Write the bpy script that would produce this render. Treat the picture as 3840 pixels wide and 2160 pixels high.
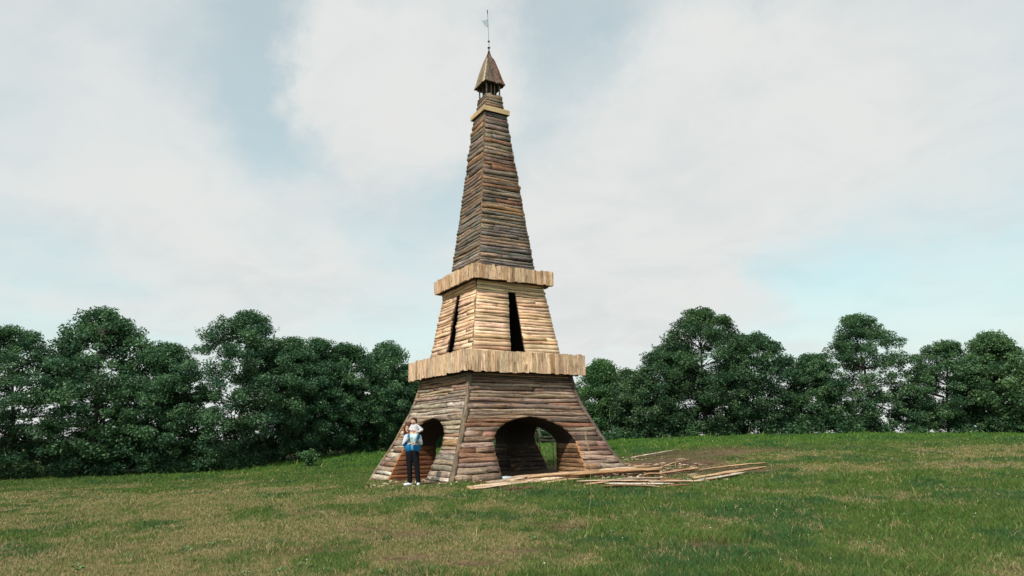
import bpy, bmesh, math, random
import numpy as np
from mathutils import Vector, Matrix

R = math.radians
rng = random.Random(7)
nrg = np.random.default_rng(11)
scn = bpy.context.scene
for o in list(bpy.data.objects):
    bpy.data.objects.remove(o)
COL = scn.collection

# ------------------------------------------------------------------ camera
CAM_P = Vector((0.0, -21.765, 1.198))
pitch, roll, yaw = R(12.5447), R(-0.5677), R(-1.1506)
rv = Vector((math.cos(yaw), -math.sin(yaw), 0)); fh = Vector((math.sin(yaw), math.cos(yaw), 0)); kz = Vector((0, 0, 1))
fwd = fh*math.cos(pitch) + kz*math.sin(pitch); upv = -fh*math.sin(pitch) + kz*math.cos(pitch)
r2 = rv*math.cos(roll) + upv*math.sin(roll); u2 = upv*math.cos(roll) - rv*math.sin(roll)
cam_d = bpy.data.cameras.new('camera'); cam = bpy.data.objects.new('camera', cam_d); COL.objects.link(cam)
cam_d.sensor_width = 36; cam_d.lens = 36*2530.64/3840; cam_d.shift_x = (1920-1796.5)/3840
cam_d.clip_start = 0.1; cam_d.clip_end = 6000
m = Matrix(((r2.x, u2.x, -fwd.x), (r2.y, u2.y, -fwd.y), (r2.z, u2.z, -fwd.z))).to_4x4(); m.translation = CAM_P
cam.matrix_world = m
scn.camera = cam

# ------------------------------------------------------------------ light and sky
SUN_AZ, SUN_EL = R(-118.0), R(50.0)      # azimuth of the direction to the sun, measured from +x
to_sun = Vector((math.cos(SUN_AZ)*math.cos(SUN_EL), math.sin(SUN_AZ)*math.cos(SUN_EL), math.sin(SUN_EL)))
sd = bpy.data.lights.new('sun', 'SUN'); sd.energy = 4.6; sd.angle = R(2.0); sd.color = (1.0, 0.93, 0.85)
sun = bpy.data.objects.new('sun', sd); COL.objects.link(sun); sun.location = (0, 0, 60)
sun.rotation_euler = to_sun.to_track_quat('Z', 'Y').to_euler()
scn.view_settings.view_transform = 'Standard'; scn.view_settings.look = 'None'
scn.view_settings.exposure = 0.0; scn.view_settings.gamma = 1.0; scn.view_settings.use_curve_mapping = False
scn.cycles.max_bounces = 8; scn.cycles.transparent_max_bounces = 12; scn.cycles.use_denoising = True

def NT(tree):
    def N(t, **k):
        n = tree.nodes.new(t)
        for a, v in k.items():
            if a.startswith('i_'): n.inputs[a[2:].replace('_', ' ')].default_value = v
            elif a[0] == 'I' and a[1:].isdigit(): n.inputs[int(a[1:])].default_value = v
            else: setattr(n, a, v)
        return n
    def L(a, b): tree.links.new(a, b)
    return N, L

def ramp(N, stops, interp='LINEAR'):
    n = N('ShaderNodeValToRGB'); e = n.color_ramp.elements; n.color_ramp.interpolation = interp
    while len(e) < len(stops): e.new(0.5)
    for el, (p, c) in zip(e, stops):
        el.position = p; el.color = (c, c, c, 1) if isinstance(c, (int, float)) else (*c, 1)
    return n

world = bpy.data.worlds.new('World'); scn.world = world; world.use_nodes = True
wt = world.node_tree; wt.nodes.clear(); N, L = NT(wt)
out = N('ShaderNodeOutputWorld'); bg = N('ShaderNodeBackground'); L(bg.outputs[0], out.inputs[0])
sky = N('ShaderNodeTexSky', sky_type='NISHITA'); sky.sun_disc = False; sky.sun_elevation = SUN_EL
sky.sun_rotation = math.atan2(to_sun.x, to_sun.y); sky.dust_density = 0.6; sky.ozone_density = 1.0; sky.air_density = 1.0
skym = N('ShaderNodeMix', data_type='RGBA', blend_type='MULTIPLY'); skym.inputs[0].default_value = 1
skym.inputs[7].default_value = (0.150, 0.218, 0.166, 1); L(sky.outputs[0], skym.inputs[6])
tc = N('ShaderNodeTexCoord'); nrm = N('ShaderNodeVectorMath', operation='NORMALIZE'); L(tc.outputs['Generated'], nrm.inputs[0])
sep = N('ShaderNodeSeparateXYZ'); L(nrm.outputs[0], sep.inputs[0])
zc = N('ShaderNodeMath', operation='MAXIMUM'); zc.inputs[1].default_value = 0.0; L(sep.outputs[2], zc.inputs[0])
za = N('ShaderNodeMath', operation='ADD'); za.inputs[1].default_value = 0.22; L(zc.outputs[0], za.inputs[0])
dx = N('ShaderNodeMath', operation='DIVIDE'); L(sep.outputs[0], dx.inputs[0]); L(za.outputs[0], dx.inputs[1])
dy = N('ShaderNodeMath', operation='DIVIDE'); L(sep.outputs[1], dy.inputs[0]); L(za.outputs[0], dy.inputs[1])
cmb = N('ShaderNodeCombineXYZ'); L(dx.outputs[0], cmb.inputs[0]); L(dy.outputs[0], cmb.inputs[1])
cn = N('ShaderNodeTexNoise', i_Scale=1.5, i_Detail=7.0, i_Roughness=0.55, i_Distortion=0.25)
mp = N('ShaderNodeMapping'); mp.inputs['Location'].default_value = (3.35, 1.7, 0.4); L(cmb.outputs[0], mp.inputs[0]); L(mp.outputs[0], cn.inputs['Vector'])
# big cumulus banks: soft bodies with ragged edges
wn = N('ShaderNodeTexNoise', i_Scale=6.0, i_Detail=8.0, i_Roughness=0.62); L(nrm.outputs[0], wn.inputs['Vector'])
wsub = N('ShaderNodeVectorMath', operation='SUBTRACT'); wsub.inputs[1].default_value = (0.5, 0.5, 0.5); L(wn.outputs['Color'], wsub.inputs[0])
wsc = N('ShaderNodeVectorMath', operation='SCALE'); wsc.inputs['Scale'].default_value = 0.26; L(wsub.outputs[0], wsc.inputs[0])
wad = N('ShaderNodeVectorMath', operation='ADD'); L(nrm.outputs[0], wad.inputs[0]); L(wsc.outputs[0], wad.inputs[1])
CLOUDS = []   # (direction, radius, weight)
def pdir(px, py):
    x, y = (px-1796.5)/2530.64, (py-1080)/2530.64
    return (fwd + r2*x - u2*y).normalized()
for px, py, rad, w in [(1560, 190, .17, .34), (1380, 330, .12, .22), (1480, 480, .14, .26), (1760, 260, .15, .22), (1230, 150, .09, .2),
                       (2560, 620, .22, .36), (2380, 820, .17, .25), (2650, 200, .13, .2), (2280, 1000, .22, .2), (1150, 1080, .26, .18), (1900, 900, .2, .08),
                       (960, 330, .16, -.24), (1150, 640, .16, -.16), (2080, 420, .13, -.07), (2160, 640, .09, -.10), (2210, 90, .12, -.07), (1600, 780, .16, -.10), (300, 500, .3, .14), (3400, 400, .25, .2)]:
    CLOUDS.append((pdir(px, py), rad, w))
acc = cn.outputs[0]
for d, rad, w in CLOUDS:
    dist = N('ShaderNodeVectorMath', operation='DISTANCE'); dist.inputs[1].default_value = d; L(wad.outputs[0], dist.inputs[0])
    mr = N('ShaderNodeMapRange', interpolation_type='SMOOTHSTEP'); mr.inputs[1].default_value = rad*1.25; mr.inputs[2].default_value = rad*0.25
    mr.inputs[3].default_value = 0; mr.inputs[4].default_value = w; L(dist.outputs['Value'], mr.inputs[0])
    ad = N('ShaderNodeMath', operation='ADD'); L(acc, ad.inputs[0]); L(mr.outputs[0], ad.inputs[1]); acc = ad.outputs[0]
cr = ramp(N, [(0.30, 0.56), (0.50, 0.74), (0.64, 0.90), (0.80, 1.0)]); L(acc, cr.inputs[0])
# whiter air toward the horizon
hz = N('ShaderNodeMapRange'); hz.inputs[1].default_value = 0.42; hz.inputs[2].default_value = 0.06; hz.inputs[3].default_value = 0; hz.inputs[4].default_value = 0.97; L(sep.outputs[2], hz.inputs[0])
mx = N('ShaderNodeMath', operation='MAXIMUM'); L(cr.outputs[0], mx.inputs[0]); L(hz.outputs[0], mx.inputs[1])
cmix = N('ShaderNodeMix', data_type='RGBA'); cr2 = ramp(N, [(0.30, (0.705, 0.735, 0.735)), (0.55, (0.775, 0.793, 0.782)), (0.75, (0.80, 0.80, 0.785))])
cn2 = N('ShaderNodeTexNoise', i_Scale=3.4, i_Detail=9.0, i_Roughness=0.62, i_Distortion=0.5); L(mp.outputs[0], cn2.inputs['Vector']); L(cn2.outputs[0], cr2.inputs[0]); L(cr2.outputs[0], cmix.inputs[7])
L(mx.outputs[0], cmix.inputs[0]); L(skym.outputs[2], cmix.inputs[6]); L(cmix.outputs[2], bg.inputs[0]); bg.inputs[1].default_value = 1.0

# ------------------------------------------------------------------ helpers
def tag(o, label=None, cat=None, group=None, kind=None):
    if label: o['label'] = label
    if cat: o['category'] = cat
    if group: o['group'] = group
    if kind: o['kind'] = kind
    return o

def empty(name, loc=(0, 0, 0)):
    o = bpy.data.objects.new(name, None); COL.objects.link(o); o.location = loc; o.empty_display_size = 0.2
    return o

def mesh_obj(name, verts, faces, mats, parent=None, uvs=None, fmat=None, smooth=False, color=None):
    me = bpy.data.meshes.new(name); me.from_pydata([tuple(v) for v in verts], [], faces); 
    for mm in (mats if isinstance(mats, (list, tuple)) else [mats]): me.materials.append(mm)
    if uvs is not None:
        ul = me.uv_layers.new(name='UVMap'); flat = np.zeros((len(me.loops), 2), np.float32)
        vi = np.zeros(len(me.loops), np.int32); me.loops.foreach_get('vertex_index', vi)
        flat[:] = np.asarray(uvs, np.float32)[vi]; ul.data.foreach_set('uv', flat.ravel())
    if fmat is not None: me.polygons.foreach_set('material_index', np.asarray(fmat, np.int32))
    if smooth: me.polygons.foreach_set('use_smooth', np.ones(len(me.polygons), bool))
    me.update()
    o = bpy.data.objects.new(name, me); COL.objects.link(o)
    if parent is not None: o.parent = parent
    if color is not None: o.color = (*color, 1)
    return o

class MB:
    """collects verts/faces/uvs for one mesh"""
    def __init__(s): s.v = []; s.f = []; s.uv = []; s.m = []
    def add(s, vs, fs, uv=None, mi=0):
        b = len(s.v); s.v += [tuple(v) for v in vs]; s.f += [tuple(b+i for i in f) for f in fs]
        s.uv += list(uv) if uv is not None else [(0, 0)]*len(vs); s.m += (mi if isinstance(mi, list) else [mi]*len(fs))
    def box(s, c, ax, ay, az, mi=0):
        c = Vector(c); vs = []; uv = []
        for sx in (-1, 1):
            for sy in (-1, 1):
                for sz in (-1, 1):
                    vs.append(c + ax*sx + ay*sy + az*sz)
                    uv.append((sz*az.length, sx*ax.length + sy*ay.length))
        s.add(vs, [(0, 1, 3, 2), (4, 6, 7, 5), (0, 4, 5, 1), (2, 3, 7, 6), (0, 2, 6, 4), (1, 5, 7, 3)], uv, mi)
    def tube(s, pts, rads, n=7, mi=0, cap=True):
        vs = []; uv = []; fs = []; L_ = 0
        pts = [Vector(p) for p in pts]; up = Vector((0.13, 0.31, 0.94))
        for i, p in enumerate(pts):
            d = (pts[min(i+1, len(pts)-1)] - pts[max(i-1, 0)]).normalized()
            a = d.cross(up)
            if a.length < 1e-3: a = d.cross(Vector((1, 0, 0)))
            a.normalize(); b = d.cross(a)
            if i: L_ += (p-pts[i-1]).length
            for j in range(n):
                t = 2*math.pi*j/n; vs.append(p + (a*math.cos(t) + b*math.sin(t))*rads[i]); uv.append((L_, rads[i]*abs(math.pi - t)))
        for i in range(len(pts)-1):
            for j in range(n): fs.append((i*n+j, i*n+(j+1) % n, (i+1)*n+(j+1) % n, (i+1)*n+j))
        if cap: fs.append(tuple(range(n))[::-1]); fs.append(tuple((len(pts)-1)*n+j for j in range(n)))
        s.add(vs, fs, uv, mi)
    def build(s, name, mats, parent=None, smooth=False, color=None):
        return mesh_obj(name, s.v, s.f, mats, parent, s.uv, s.m, smooth, color)

def vnoise(x, y, seed=0):
    x = np.asarray(x, float); y = np.asarray(y, float)
    xi = np.floor(x).astype(np.int64); yi = np.floor(y).astype(np.int64); fx = x-xi; fy = y-yi
    fx = fx*fx*(3-2*fx); fy = fy*fy*(3-2*fy)
    def h(a, b):
        v = (a*374761393 + b*668265263 + seed*974711) & 0x7fffffff
        v = ((v ^ (v >> 13))*1274126177) & 0x7fffffff
        return ((v ^ (v >> 16)) & 0xffff)/65535.0
    return (h(xi, yi)*(1-fx) + h(xi+1, yi)*fx)*(1-fy) + (h(xi, yi+1)*(1-fx) + h(xi+1, yi+1)*fx)*fy
def fbm(x, y, seed=0, o=4):
    s = 0; a = 0.5; t = 0
    for i in range(o):
        s = s + a*vnoise(np.asarray(x)*2**i, np.asarray(y)*2**i, seed+i*17); t += a; a *= 0.55
    return s/t

# ------------------------------------------------------------------ materials
def principled(name, color, rough=0.8, spec=0.3):
    mt = bpy.data.materials.new(name); mt.use_nodes = True; b = mt.node_tree.nodes['Principled BSDF']
    b.inputs['Base Color'].default_value = (*color, 1); b.inputs['Roughness'].default_value = rough
    b.inputs['Specular IOR Level'].default_value = spec
    return mt, b

def wood(name, patch, patch_lo, patch_hi, crack=0.6, su=1.0, sv=1.0, bump=0.5, rough=0.85, fibre=0.7, tint=None, ticks=0.4):
    """wood or bark: tint from the object's own colour, grain along u, patches, cracks"""
    mt, b = principled(name, (0.5, 0.5, 0.5), rough, 0.15); N, L = NT(mt.node_tree)
    oi = N('ShaderNodeObjectInfo'); uv = N('ShaderNodeUVMap', uv_map='UVMap')
    base = oi.outputs['Color']
    if tint: rgb = N('ShaderNodeRGB'); rgb.outputs[0].default_value = (*tint, 1); base = rgb.outputs[0]
    cx = N('ShaderNodeCombineXYZ'); m1 = N('ShaderNodeMath', operation='MULTIPLY'); m1.inputs[1].default_value = 53.0
    m2 = N('ShaderNodeMath', operation='MULTIPLY'); m2.inputs[1].default_value = 171.0
    L(oi.outputs['Random'], m1.inputs[0]); L(oi.outputs['Random'], m2.inputs[0]); L(m1.outputs[0], cx.inputs[0]); L(m2.outputs[0], cx.inputs[1]); L(m1.outputs[0], cx.inputs[2])
    def tex(u, v, det=4.0, ro=0.55, dist=0.0):
        s = N('ShaderNodeVectorMath', operation='MULTIPLY'); s.inputs[1].default_value = (u*su, v*sv, 1); L(uv.outputs[0], s.inputs[0])
        a = N('ShaderNodeVectorMath', operation='ADD'); L(s.outputs[0], a.inputs[0]); L(cx.outputs[0], a.inputs[1])
        n = N('ShaderNodeTexNoise', i_Scale=1.0, i_Detail=det, i_Roughness=ro, i_Distortion=dist); L(a.outputs[0], n.inputs['Vector']); return n.outputs[0]
    fib = tex(3, 60, 5, 0.6); crk = tex(5, 34, 5, 0.62, 0.6); pat = tex(1.6, 9, 4, 0.6, 0.4); big = tex(0.9, 3, 3)
    fr = ramp(N, [(0.25, 1-fibre), (0.75, 1+fibre*0.7)]); L(fib, fr.inputs[0])
    c1 = N('ShaderNodeMix', data_type='RGBA', blend_type='MULTIPLY'); c1.inputs[0].default_value = 1; L(base, c1.inputs[6]); L(fr.outputs[0], c1.inputs[7])
    br = ramp(N, [(0.3, 0.62), (0.7, 1.36)]); L(big, br.inputs[0])
    c2 = N('ShaderNodeMix', data_type='RGBA', blend_type='MULTIPLY'); c2.inputs[0].default_value = 1; L(c1.outputs[2], c2.inputs[6]); L(br.outputs[0], c2.inputs[7])
    pr = ramp(N, [(patch_lo, 0.0), (patch_hi, 1.0)]); L(pat, pr.inputs[0])
    pc = N('ShaderNodeMix', data_type='RGBA', blend_type='MULTIPLY'); pc.inputs[0].default_value = 1; pc.inputs[6].default_value = (*patch, 1); L(fr.outputs[0], pc.inputs[7])
    c3 = N('ShaderNodeMix', data_type='RGBA'); L(pr.outputs[0], c3.inputs[0]); L(c2.outputs[2], c3.inputs[6]); L(pc.outputs[2], c3.inputs[7])
    kr = ramp(N, [(0.34, 1.0), (0.46, 0.0)]); L(crk, kr.inputs[0])
    km = N('ShaderNodeMath', operation='MULTIPLY'); km.inputs[1].default_value = crack; L(kr.outputs[0], km.inputs[0])
    c4 = N('ShaderNodeMix', data_type='RGBA'); L(km.outputs[0], c4.inputs[0]); L(c3.outputs[2], c4.inputs[6]); c4.inputs[7].default_value = (0.035, 0.024, 0.018, 1)
    spl = tex(2.2, 85, 4, .65, .8); sr = ramp(N, [(.36, 1 - .75*ticks), (.47, 1.0), (.66, 1 + .35*ticks)]); L(spl, sr.inputs[0])
    c6 = N('ShaderNodeMix', data_type='RGBA', blend_type='MULTIPLY'); c6.inputs[0].default_value = 1; L(c4.outputs[2], c6.inputs[6]); L(sr.outputs[0], c6.inputs[7])
    tick = tex(26, 7, 3, .6, .3); tk = ramp(N, [(.30, .72), (.5, 1.0), (.72, 1.22)]); L(tick, tk.inputs[0])
    c5 = N('ShaderNodeMix', data_type='RGBA', blend_type='MULTIPLY'); c5.inputs[0].default_value = ticks; L(c6.outputs[2], c5.inputs[6]); L(tk.outputs[0], c5.inputs[7]); L(c5.outputs[2], b.inputs['Base Color'])
    hm = N('ShaderNodeMath', operation='ADD'); L(crk, hm.inputs[0]); L(fib, hm.inputs[1])
    bp = N('ShaderNodeBump', i_Strength=bump, i_Distance=0.03); L(hm.outputs[0], bp.inputs['Height']); L(bp.outputs[0], b.inputs['Normal'])
    return mt

M_BARK = wood('bark', (0.38, 0.22, 0.12), 0.57, 0.68, crack=0.7, bump=0.9, fibre=0.45, ticks=0.8)
M_PEEL = wood('peeled_timber', (0.27, 0.125, 0.055), 0.60, 0.74, crack=0.35, bump=0.35, fibre=0.26)
M_PLANK = wood('sawn_plank', (0.24, 0.105, 0.05), 0.55, 0.70, crack=0.55, su=1.2, sv=0.8, bump=0.3, fibre=0.34)
M_BOARD = wood('plain_board', (0.40, 0.28, 0.13), 0.6, 0.8, crack=0.25, bump=0.2, fibre=0.25)
M_ROOF = wood('bark_board', (0.40, 0.27, 0.17), 0.55, 0.66, crack=0.85, su=2.5, bump=0.9)
M_RED = wood('red_split_wood', (0.22, 0.085, 0.032), 0.50, 0.66, crack=0.7, bump=0.5)
M_END, _ = principled('cut_end', (0.40, 0.19, 0.07), 0.8)
M_DIMEND, _ = principled('dim_end', (0.15, 0.10, 0.065), 0.9)  # darker end colour, shade painted on ends outside the sunlit jambs
M_DARK, _ = principled('shaded_inner_wood', (0.028, 0.021, 0.016), 0.9)  # near-black: interior shade is put into the wood colour
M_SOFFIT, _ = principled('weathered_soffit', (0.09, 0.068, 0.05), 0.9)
M_METAL, _ = principled('dark_iron', (0.05, 0.04, 0.035), 0.6)
M_PALEMETAL, _ = principled('pale_iron', (0.35, 0.34, 0.31), 0.5)

# ------------------------------------------------------------------ ground
GC = np.array([(0, -21.8, -.35), (-10, -21, -.42), (10, -21, -.28), (-8, -12, -.22), (0, -12, -.13), (8, -12, .0),
               (-1.13, -3.93, .09), (-3.93, 1.13, -.12), (3.93, -1.13, .17), (1.13, 3.93, .1), (-2.1, -3.8, .02),
               (-11.74, 10, -.15), (-9.6, 14, .30), (-6.7, 18, .5), (5.1, 17, .88), (7.9, 16, 1.0), (11.8, 15, 1.12),
               (-17.9, 8, -.28), (19.7, 14, 1.17), (25, 12, 1.1), (-26, 6, -.35), (8, 2, .42), (7, -4, .16), (-8, -3, -.22), (0, 24, .75), (-20, 26, .6), (20, 28, 1.15)], float)
def tps_k(r2): return np.where(r2 > 1e-9, r2*np.log(np.maximum(r2, 1e-9)), 0)
_n = len(GC); _A = np.zeros((_n+3, _n+3)); _d2 = ((GC[:, None, :2]-GC[None, :, :2])**2).sum(-1)
_A[:_n, :_n] = tps_k(_d2) + np.eye(_n)*4.0; _A[:_n, _n] = 1; _A[:_n, _n+1:] = GC[:, :2]; _A[_n, :_n] = 1; _A[_n+1:, :_n] = GC[:, :2].T
_w = np.linalg.solve(_A, np.concatenate([GC[:, 2], np.zeros(3)]))
def ground_base(x, y):
    x = np.clip(np.asarray(x, float), -27, 27); y = np.clip(np.asarray(y, float), -23, 29)
    r2 = (x[..., None]-GC[:, 0])**2 + (y[..., None]-GC[:, 1])**2
    return tps_k(r2) @ _w[:_n] + _w[_n] + _w[_n+1]*x + _w[_n+2]*y
def ground_z(x, y):
    x = np.asarray(x, float); y = np.asarray(y, float)
    b = (fbm(x*0.55, y*0.55, 3)-0.5)*0.10 + (fbm(x*2.1, y*2.1, 5, 3)-0.5)*0.035
    return ground_base(x, y) + b*np.where((np.abs(x) < 200) & (np.abs(y) < 200), 1, 0)
def gz(x, y): return float(ground_z(np.array([x]), np.array([y]))[0])

TH = R(-16.0062); SQ2 = math.sqrt(2)
def sstep(a, b, x): t = np.clip((x-a)/(b-a), 0, 1); return t*t*(3-2*t)
def dirt_mask(x, y):
    """bare soil: trodden ground by the timber, under the arches, a few scuffed spots"""
    x = np.asarray(x, float); y = np.asarray(y, float); nz = fbm(x*1.3, y*1.3, 21)
    d = np.zeros_like(x)
    def el(cx, cy, rx, ry, w=1.0, rot=0):
        c, s = math.cos(rot), math.sin(rot); u = ((x-cx)*c+(y-cy)*s)/rx; v = (-(x-cx)*s+(y-cy)*c)/ry
        return w*sstep(1.35, 0.55, np.sqrt(u*u+v*v)+(nz-0.5)*1.1)
    for a in [(5.6, 1.9, 2.6, 1.7, 1.0, .3), (7.8, 5.0, 3.2, 2.2, .75, .3), (3.4, -2.6, 2.6, .9, .95, .35), (1.4, -3.3, 1.8, .8, .9, .45), (0, 0, 3.0, 3.0, 1.0), (6.2, -1.5, 2.5, 1.2, .7, .3),
              (3.4, -5.3, 1.5, .55, .8, 0), (0.55, -6.2, .55, .3, .9), (1.25, -6.2, .6, .25, .6), (2.55, -13.1, .4, .2, .9), (-1.05, -13.4, .35, .18, .8), (0.45, -13.2, .4, .15, .7), (-0.2, -13.7, .3, .15, .8), (-2.2, -12.9, .6, .25, .6), (-1.3, -11.8, .5, .3, .5),
              (0.9, -11.2, .6, .3, .55), (-3.0, -9.0, .8, .3, .55), (-3.1, -4.2, .6, .3, .6), (-1.9, -11.2, .4, .2, .6), (1.1, -11.6, .35, .2, .7)]:
        d = np.maximum(d, el(*a))
    c, s = math.cos(TH+math.pi/4), math.sin(TH+math.pi/4); wl = np.maximum(np.abs(x*c+y*s), np.abs(-x*s+y*c))-2.95
    d = np.maximum(d, .75*sstep(.75, .05, np.abs(wl)+(nz-.5)*.9))
    return np.clip(d, 0, 1)
def dry_mask(x, y):
    """straw coloured versus green sward"""
    x = np.asarray(x, float); y = np.asarray(y, float)
    d = .5 + (fbm(x*0.45, y*0.45, 31, 4)-.5)*.75 + (fbm(x*1.6, y*1.2, 37, 3)-0.5)*0.75 + (fbm(x*5.5, y*4.0, 39, 3)-0.5)*0.6
    d = d - 0.16*sstep(-1.5, 3.0, x)*sstep(-2, -6, y) - 0.22*sstep(0, 7, y) + 0.07*sstep(1, -4, x)*sstep(2, -4, y)
    return sstep(0.33, 0.70, d)

def axis_coords(lo, hi, step, far):
    c = list(np.arange(lo, hi+1e-6, step)); g = step; a = lo
    while a > -far: g *= 1.35; a -= g; c.insert(0, a)
    g = step; a = hi
    while a < far: g *= 1.35; a += g; c.append(a)
    return np.array(c)
gx = axis_coords(-28, 28, 0.3, 3000); gy = axis_coords(-23, 30, 0.3, 3000)
X, Y = np.meshgrid(gx, gy); Zg = ground_z(X, Y); nx, ny = len(gx), len(gy)
vi = np.arange(nx*ny).reshape(ny, nx)
faces = np.stack([vi[:-1, :-1], vi[:-1, 1:], vi[1:, 1:], vi[1:, :-1]], -1).reshape(-1, 4)
gme = bpy.data.meshes.new('ground'); gme.from_pydata(np.stack([X, Y, Zg], -1).reshape(-1, 3).tolist(), [], faces.tolist())
at = gme.attributes.new('soil', 'FLOAT', 'POINT'); at.data.foreach_set('value', dirt_mask(X.ravel(), Y.ravel()).astype(np.float32))
at = gme.attributes.new('dry', 'FLOAT', 'POINT'); at.data.foreach_set('value', dry_mask(X.ravel(), Y.ravel()).astype(np.float32))
gme.polygons.foreach_set('use_smooth', np.ones(len(gme.polygons), bool))
M_GROUND, b = principled('turf_soil', (0.1, 0.1, 0.05), 0.95, 0.1); N, L = NT(M_GROUND.node_tree)
a1 = N('ShaderNodeAttribute', attribute_name='soil'); a2 = N('ShaderNodeAttribute', attribute_name='dry'); tcg = N('ShaderNodeTexCoord')
n1 = N('ShaderNodeTexNoise', i_Scale=9.0, i_Detail=8.0, i_Roughness=0.65); L(tcg.outputs['Object'], n1.inputs['Vector'])
g1 = ramp(N, [(0.3, (0.035, 0.055, 0.016)), (0.7, (0.085, 0.11, 0.034))]); L(n1.outputs[0], g1.inputs[0])
g2 = ramp(N, [(0.3, (0.10, 0.075, 0.035)), (0.7, (0.22, 0.18, 0.085))]); L(n1.outputs[0], g2.inputs[0])
g3 = ramp(N, [(0.3, (0.045, 0.029, 0.019)), (0.7, (0.155, 0.102, 0.066))]); L(n1.outputs[0], g3.inputs[0])
q1 = N('ShaderNodeMix', data_type='RGBA'); L(a2.outputs['Fac'], q1.inputs[0]); L(g1.outputs[0], q1.inputs[6]); L(g2.outputs[0], q1.inputs[7])
q2 = N('ShaderNodeMix', data_type='RGBA'); L(a1.outputs['Fac'], q2.inputs[0]); L(q1.outputs[2], q2.inputs[6]); L(g3.outputs[0], q2.inputs[7])
L(q2.outputs[2], b.inputs['Base Color']); bp = N('ShaderNodeBump', i_Strength=0.6, i_Distance=0.05); L(n1.outputs[0], bp.inputs['Height']); L(bp.outputs[0], b.inputs['Normal'])
gme.materials.append(M_GROUND)
ground = bpy.data.objects.new('ground', gme); COL.objects.link(ground); ground['kind'] = 'structure'

# ------------------------------------------------------------------ log tower
tower = empty('log_tower', (0, 0, 0))
tag(tower, 'tall tapering wooden tower clad in split logs, with arched base, two plank galleries and spire', 'tower')

def face_frame(k):
    a = TH + R([-135, -45, 45, 135][k]); n = Vector((math.cos(a), math.sin(a), 0)); return n, Vector((-n.y, n.x, 0))
P1 = [(-.45, 4.43), (0, 4.15), (.2, 4.02), (.53, 3.79), (.83, 3.54), (1.25, 3.27), (1.66, 3.04), (2.06, 2.79), (2.5, 2.59), (3.1, 2.43)]
P2 = [(3.60, 2.18), (5.98, 1.655)]
P3 = [(6.34, 1.425), (12.14, 0.552)]
P4 = [(12.24, 0.487), (12.88, 0.405)]
def hs(P, z): return float(np.interp(z, [p[0] for p in P], [p[1] for p in P]))/SQ2
AW, ASP, AH = 1.41, 0.92, 0.85          # arch: half width, springing height, rise
def arch(z):
    if z < ASP: return AW
    t = (z-ASP)/AH
    return AW*math.sqrt(1-t*t) if t < 1 else 0.0
def slit(z): return float(np.interp(z, [3.6, 5.655, 5.6551, 9], [0.262, 0.128, 0.0, 0.0]))
def slit_edge(z): return .262 + (z-3.6)*(.128-.262)/2.055
def none(z): return 0.0

def log_geom(mb, k, P, z0, z1, fL, fR, prot, rg, nk=5, ends=(1, 1)):
    """one half-round slab lying across face k between the curves fL(z) and fR(z)"""
    n, t = face_frame(k); zc = (z0+z1)/2; h = z1-z0
    d = (hs(P, zc+.05)-hs(P, zc-.05))/.1; be = math.atan(-d); on = n*math.cos(be) + kz*math.sin(be)
    Lg = abs(fR(zc)-fL(zc)); ns = max(2, min(12, int(Lg/0.24))); vs = []; uv = []; fs = []; mi = []
    ph = [rg.uniform(0, 6.28) for _ in range(4)]; tap = rg.uniform(-.12, .12)
    K = nk+2
    for i in range(ns+1):
        f = i/ns; w1 = math.sin(ph[0]+f*Lg*2.3)*.10 + math.sin(ph[1]+f*Lg*6.1)*.07 + rg.uniform(-.08, .08) + tap*(f-.5)
        zo = h*(math.sin(ph[2]+f*Lg*1.7)*.11 + math.sin(ph[3]+f*Lg*4.3)*.05 + rg.uniform(-.03, .03))
        for j in range(K):
            a = -math.pi/2 + math.pi*j/(K-1)
            zz = zc + zo + math.sin(a)*h*.505*(1+w1*.5); o = prot*(max(0, math.cos(a))**.75)*(1+w1*1.6) + rg.uniform(-.004, .004) - .004
            s = fL(zz) + (fR(zz)-fL(zz))*f
            if 0 < i < ns: s += rg.uniform(-.02, .02)
            vs.append(n*(hs(P, zz)) + t*s + kz*zz + on*o); uv.append((f*Lg, j/(K-1)*h*1.5))
    for i in range(ns):
        for j in range(K-1): fs.append((i*K+j, (i+1)*K+j, (i+1)*K+j+1, i*K+j+1)); mi.append(0)
        fs.append((i*K+K-1, (i+1)*K+K-1, (i+1)*K, i*K)); mi.append(0)
    fs.append(tuple(range(K))); mi.append(ends[0]); fs.append(tuple(ns*K+j for j in range(K))[::-1]); mi.append(ends[1])
    mb.add(vs, fs, uv, mi)

def vary(c, rg, dv=.22, dh=.06):
    v = 1+rg.uniform(-dv, dv); return tuple(max(0.01, x*v*(1+rg.uniform(-dh, dh))) for x in c)

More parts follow.
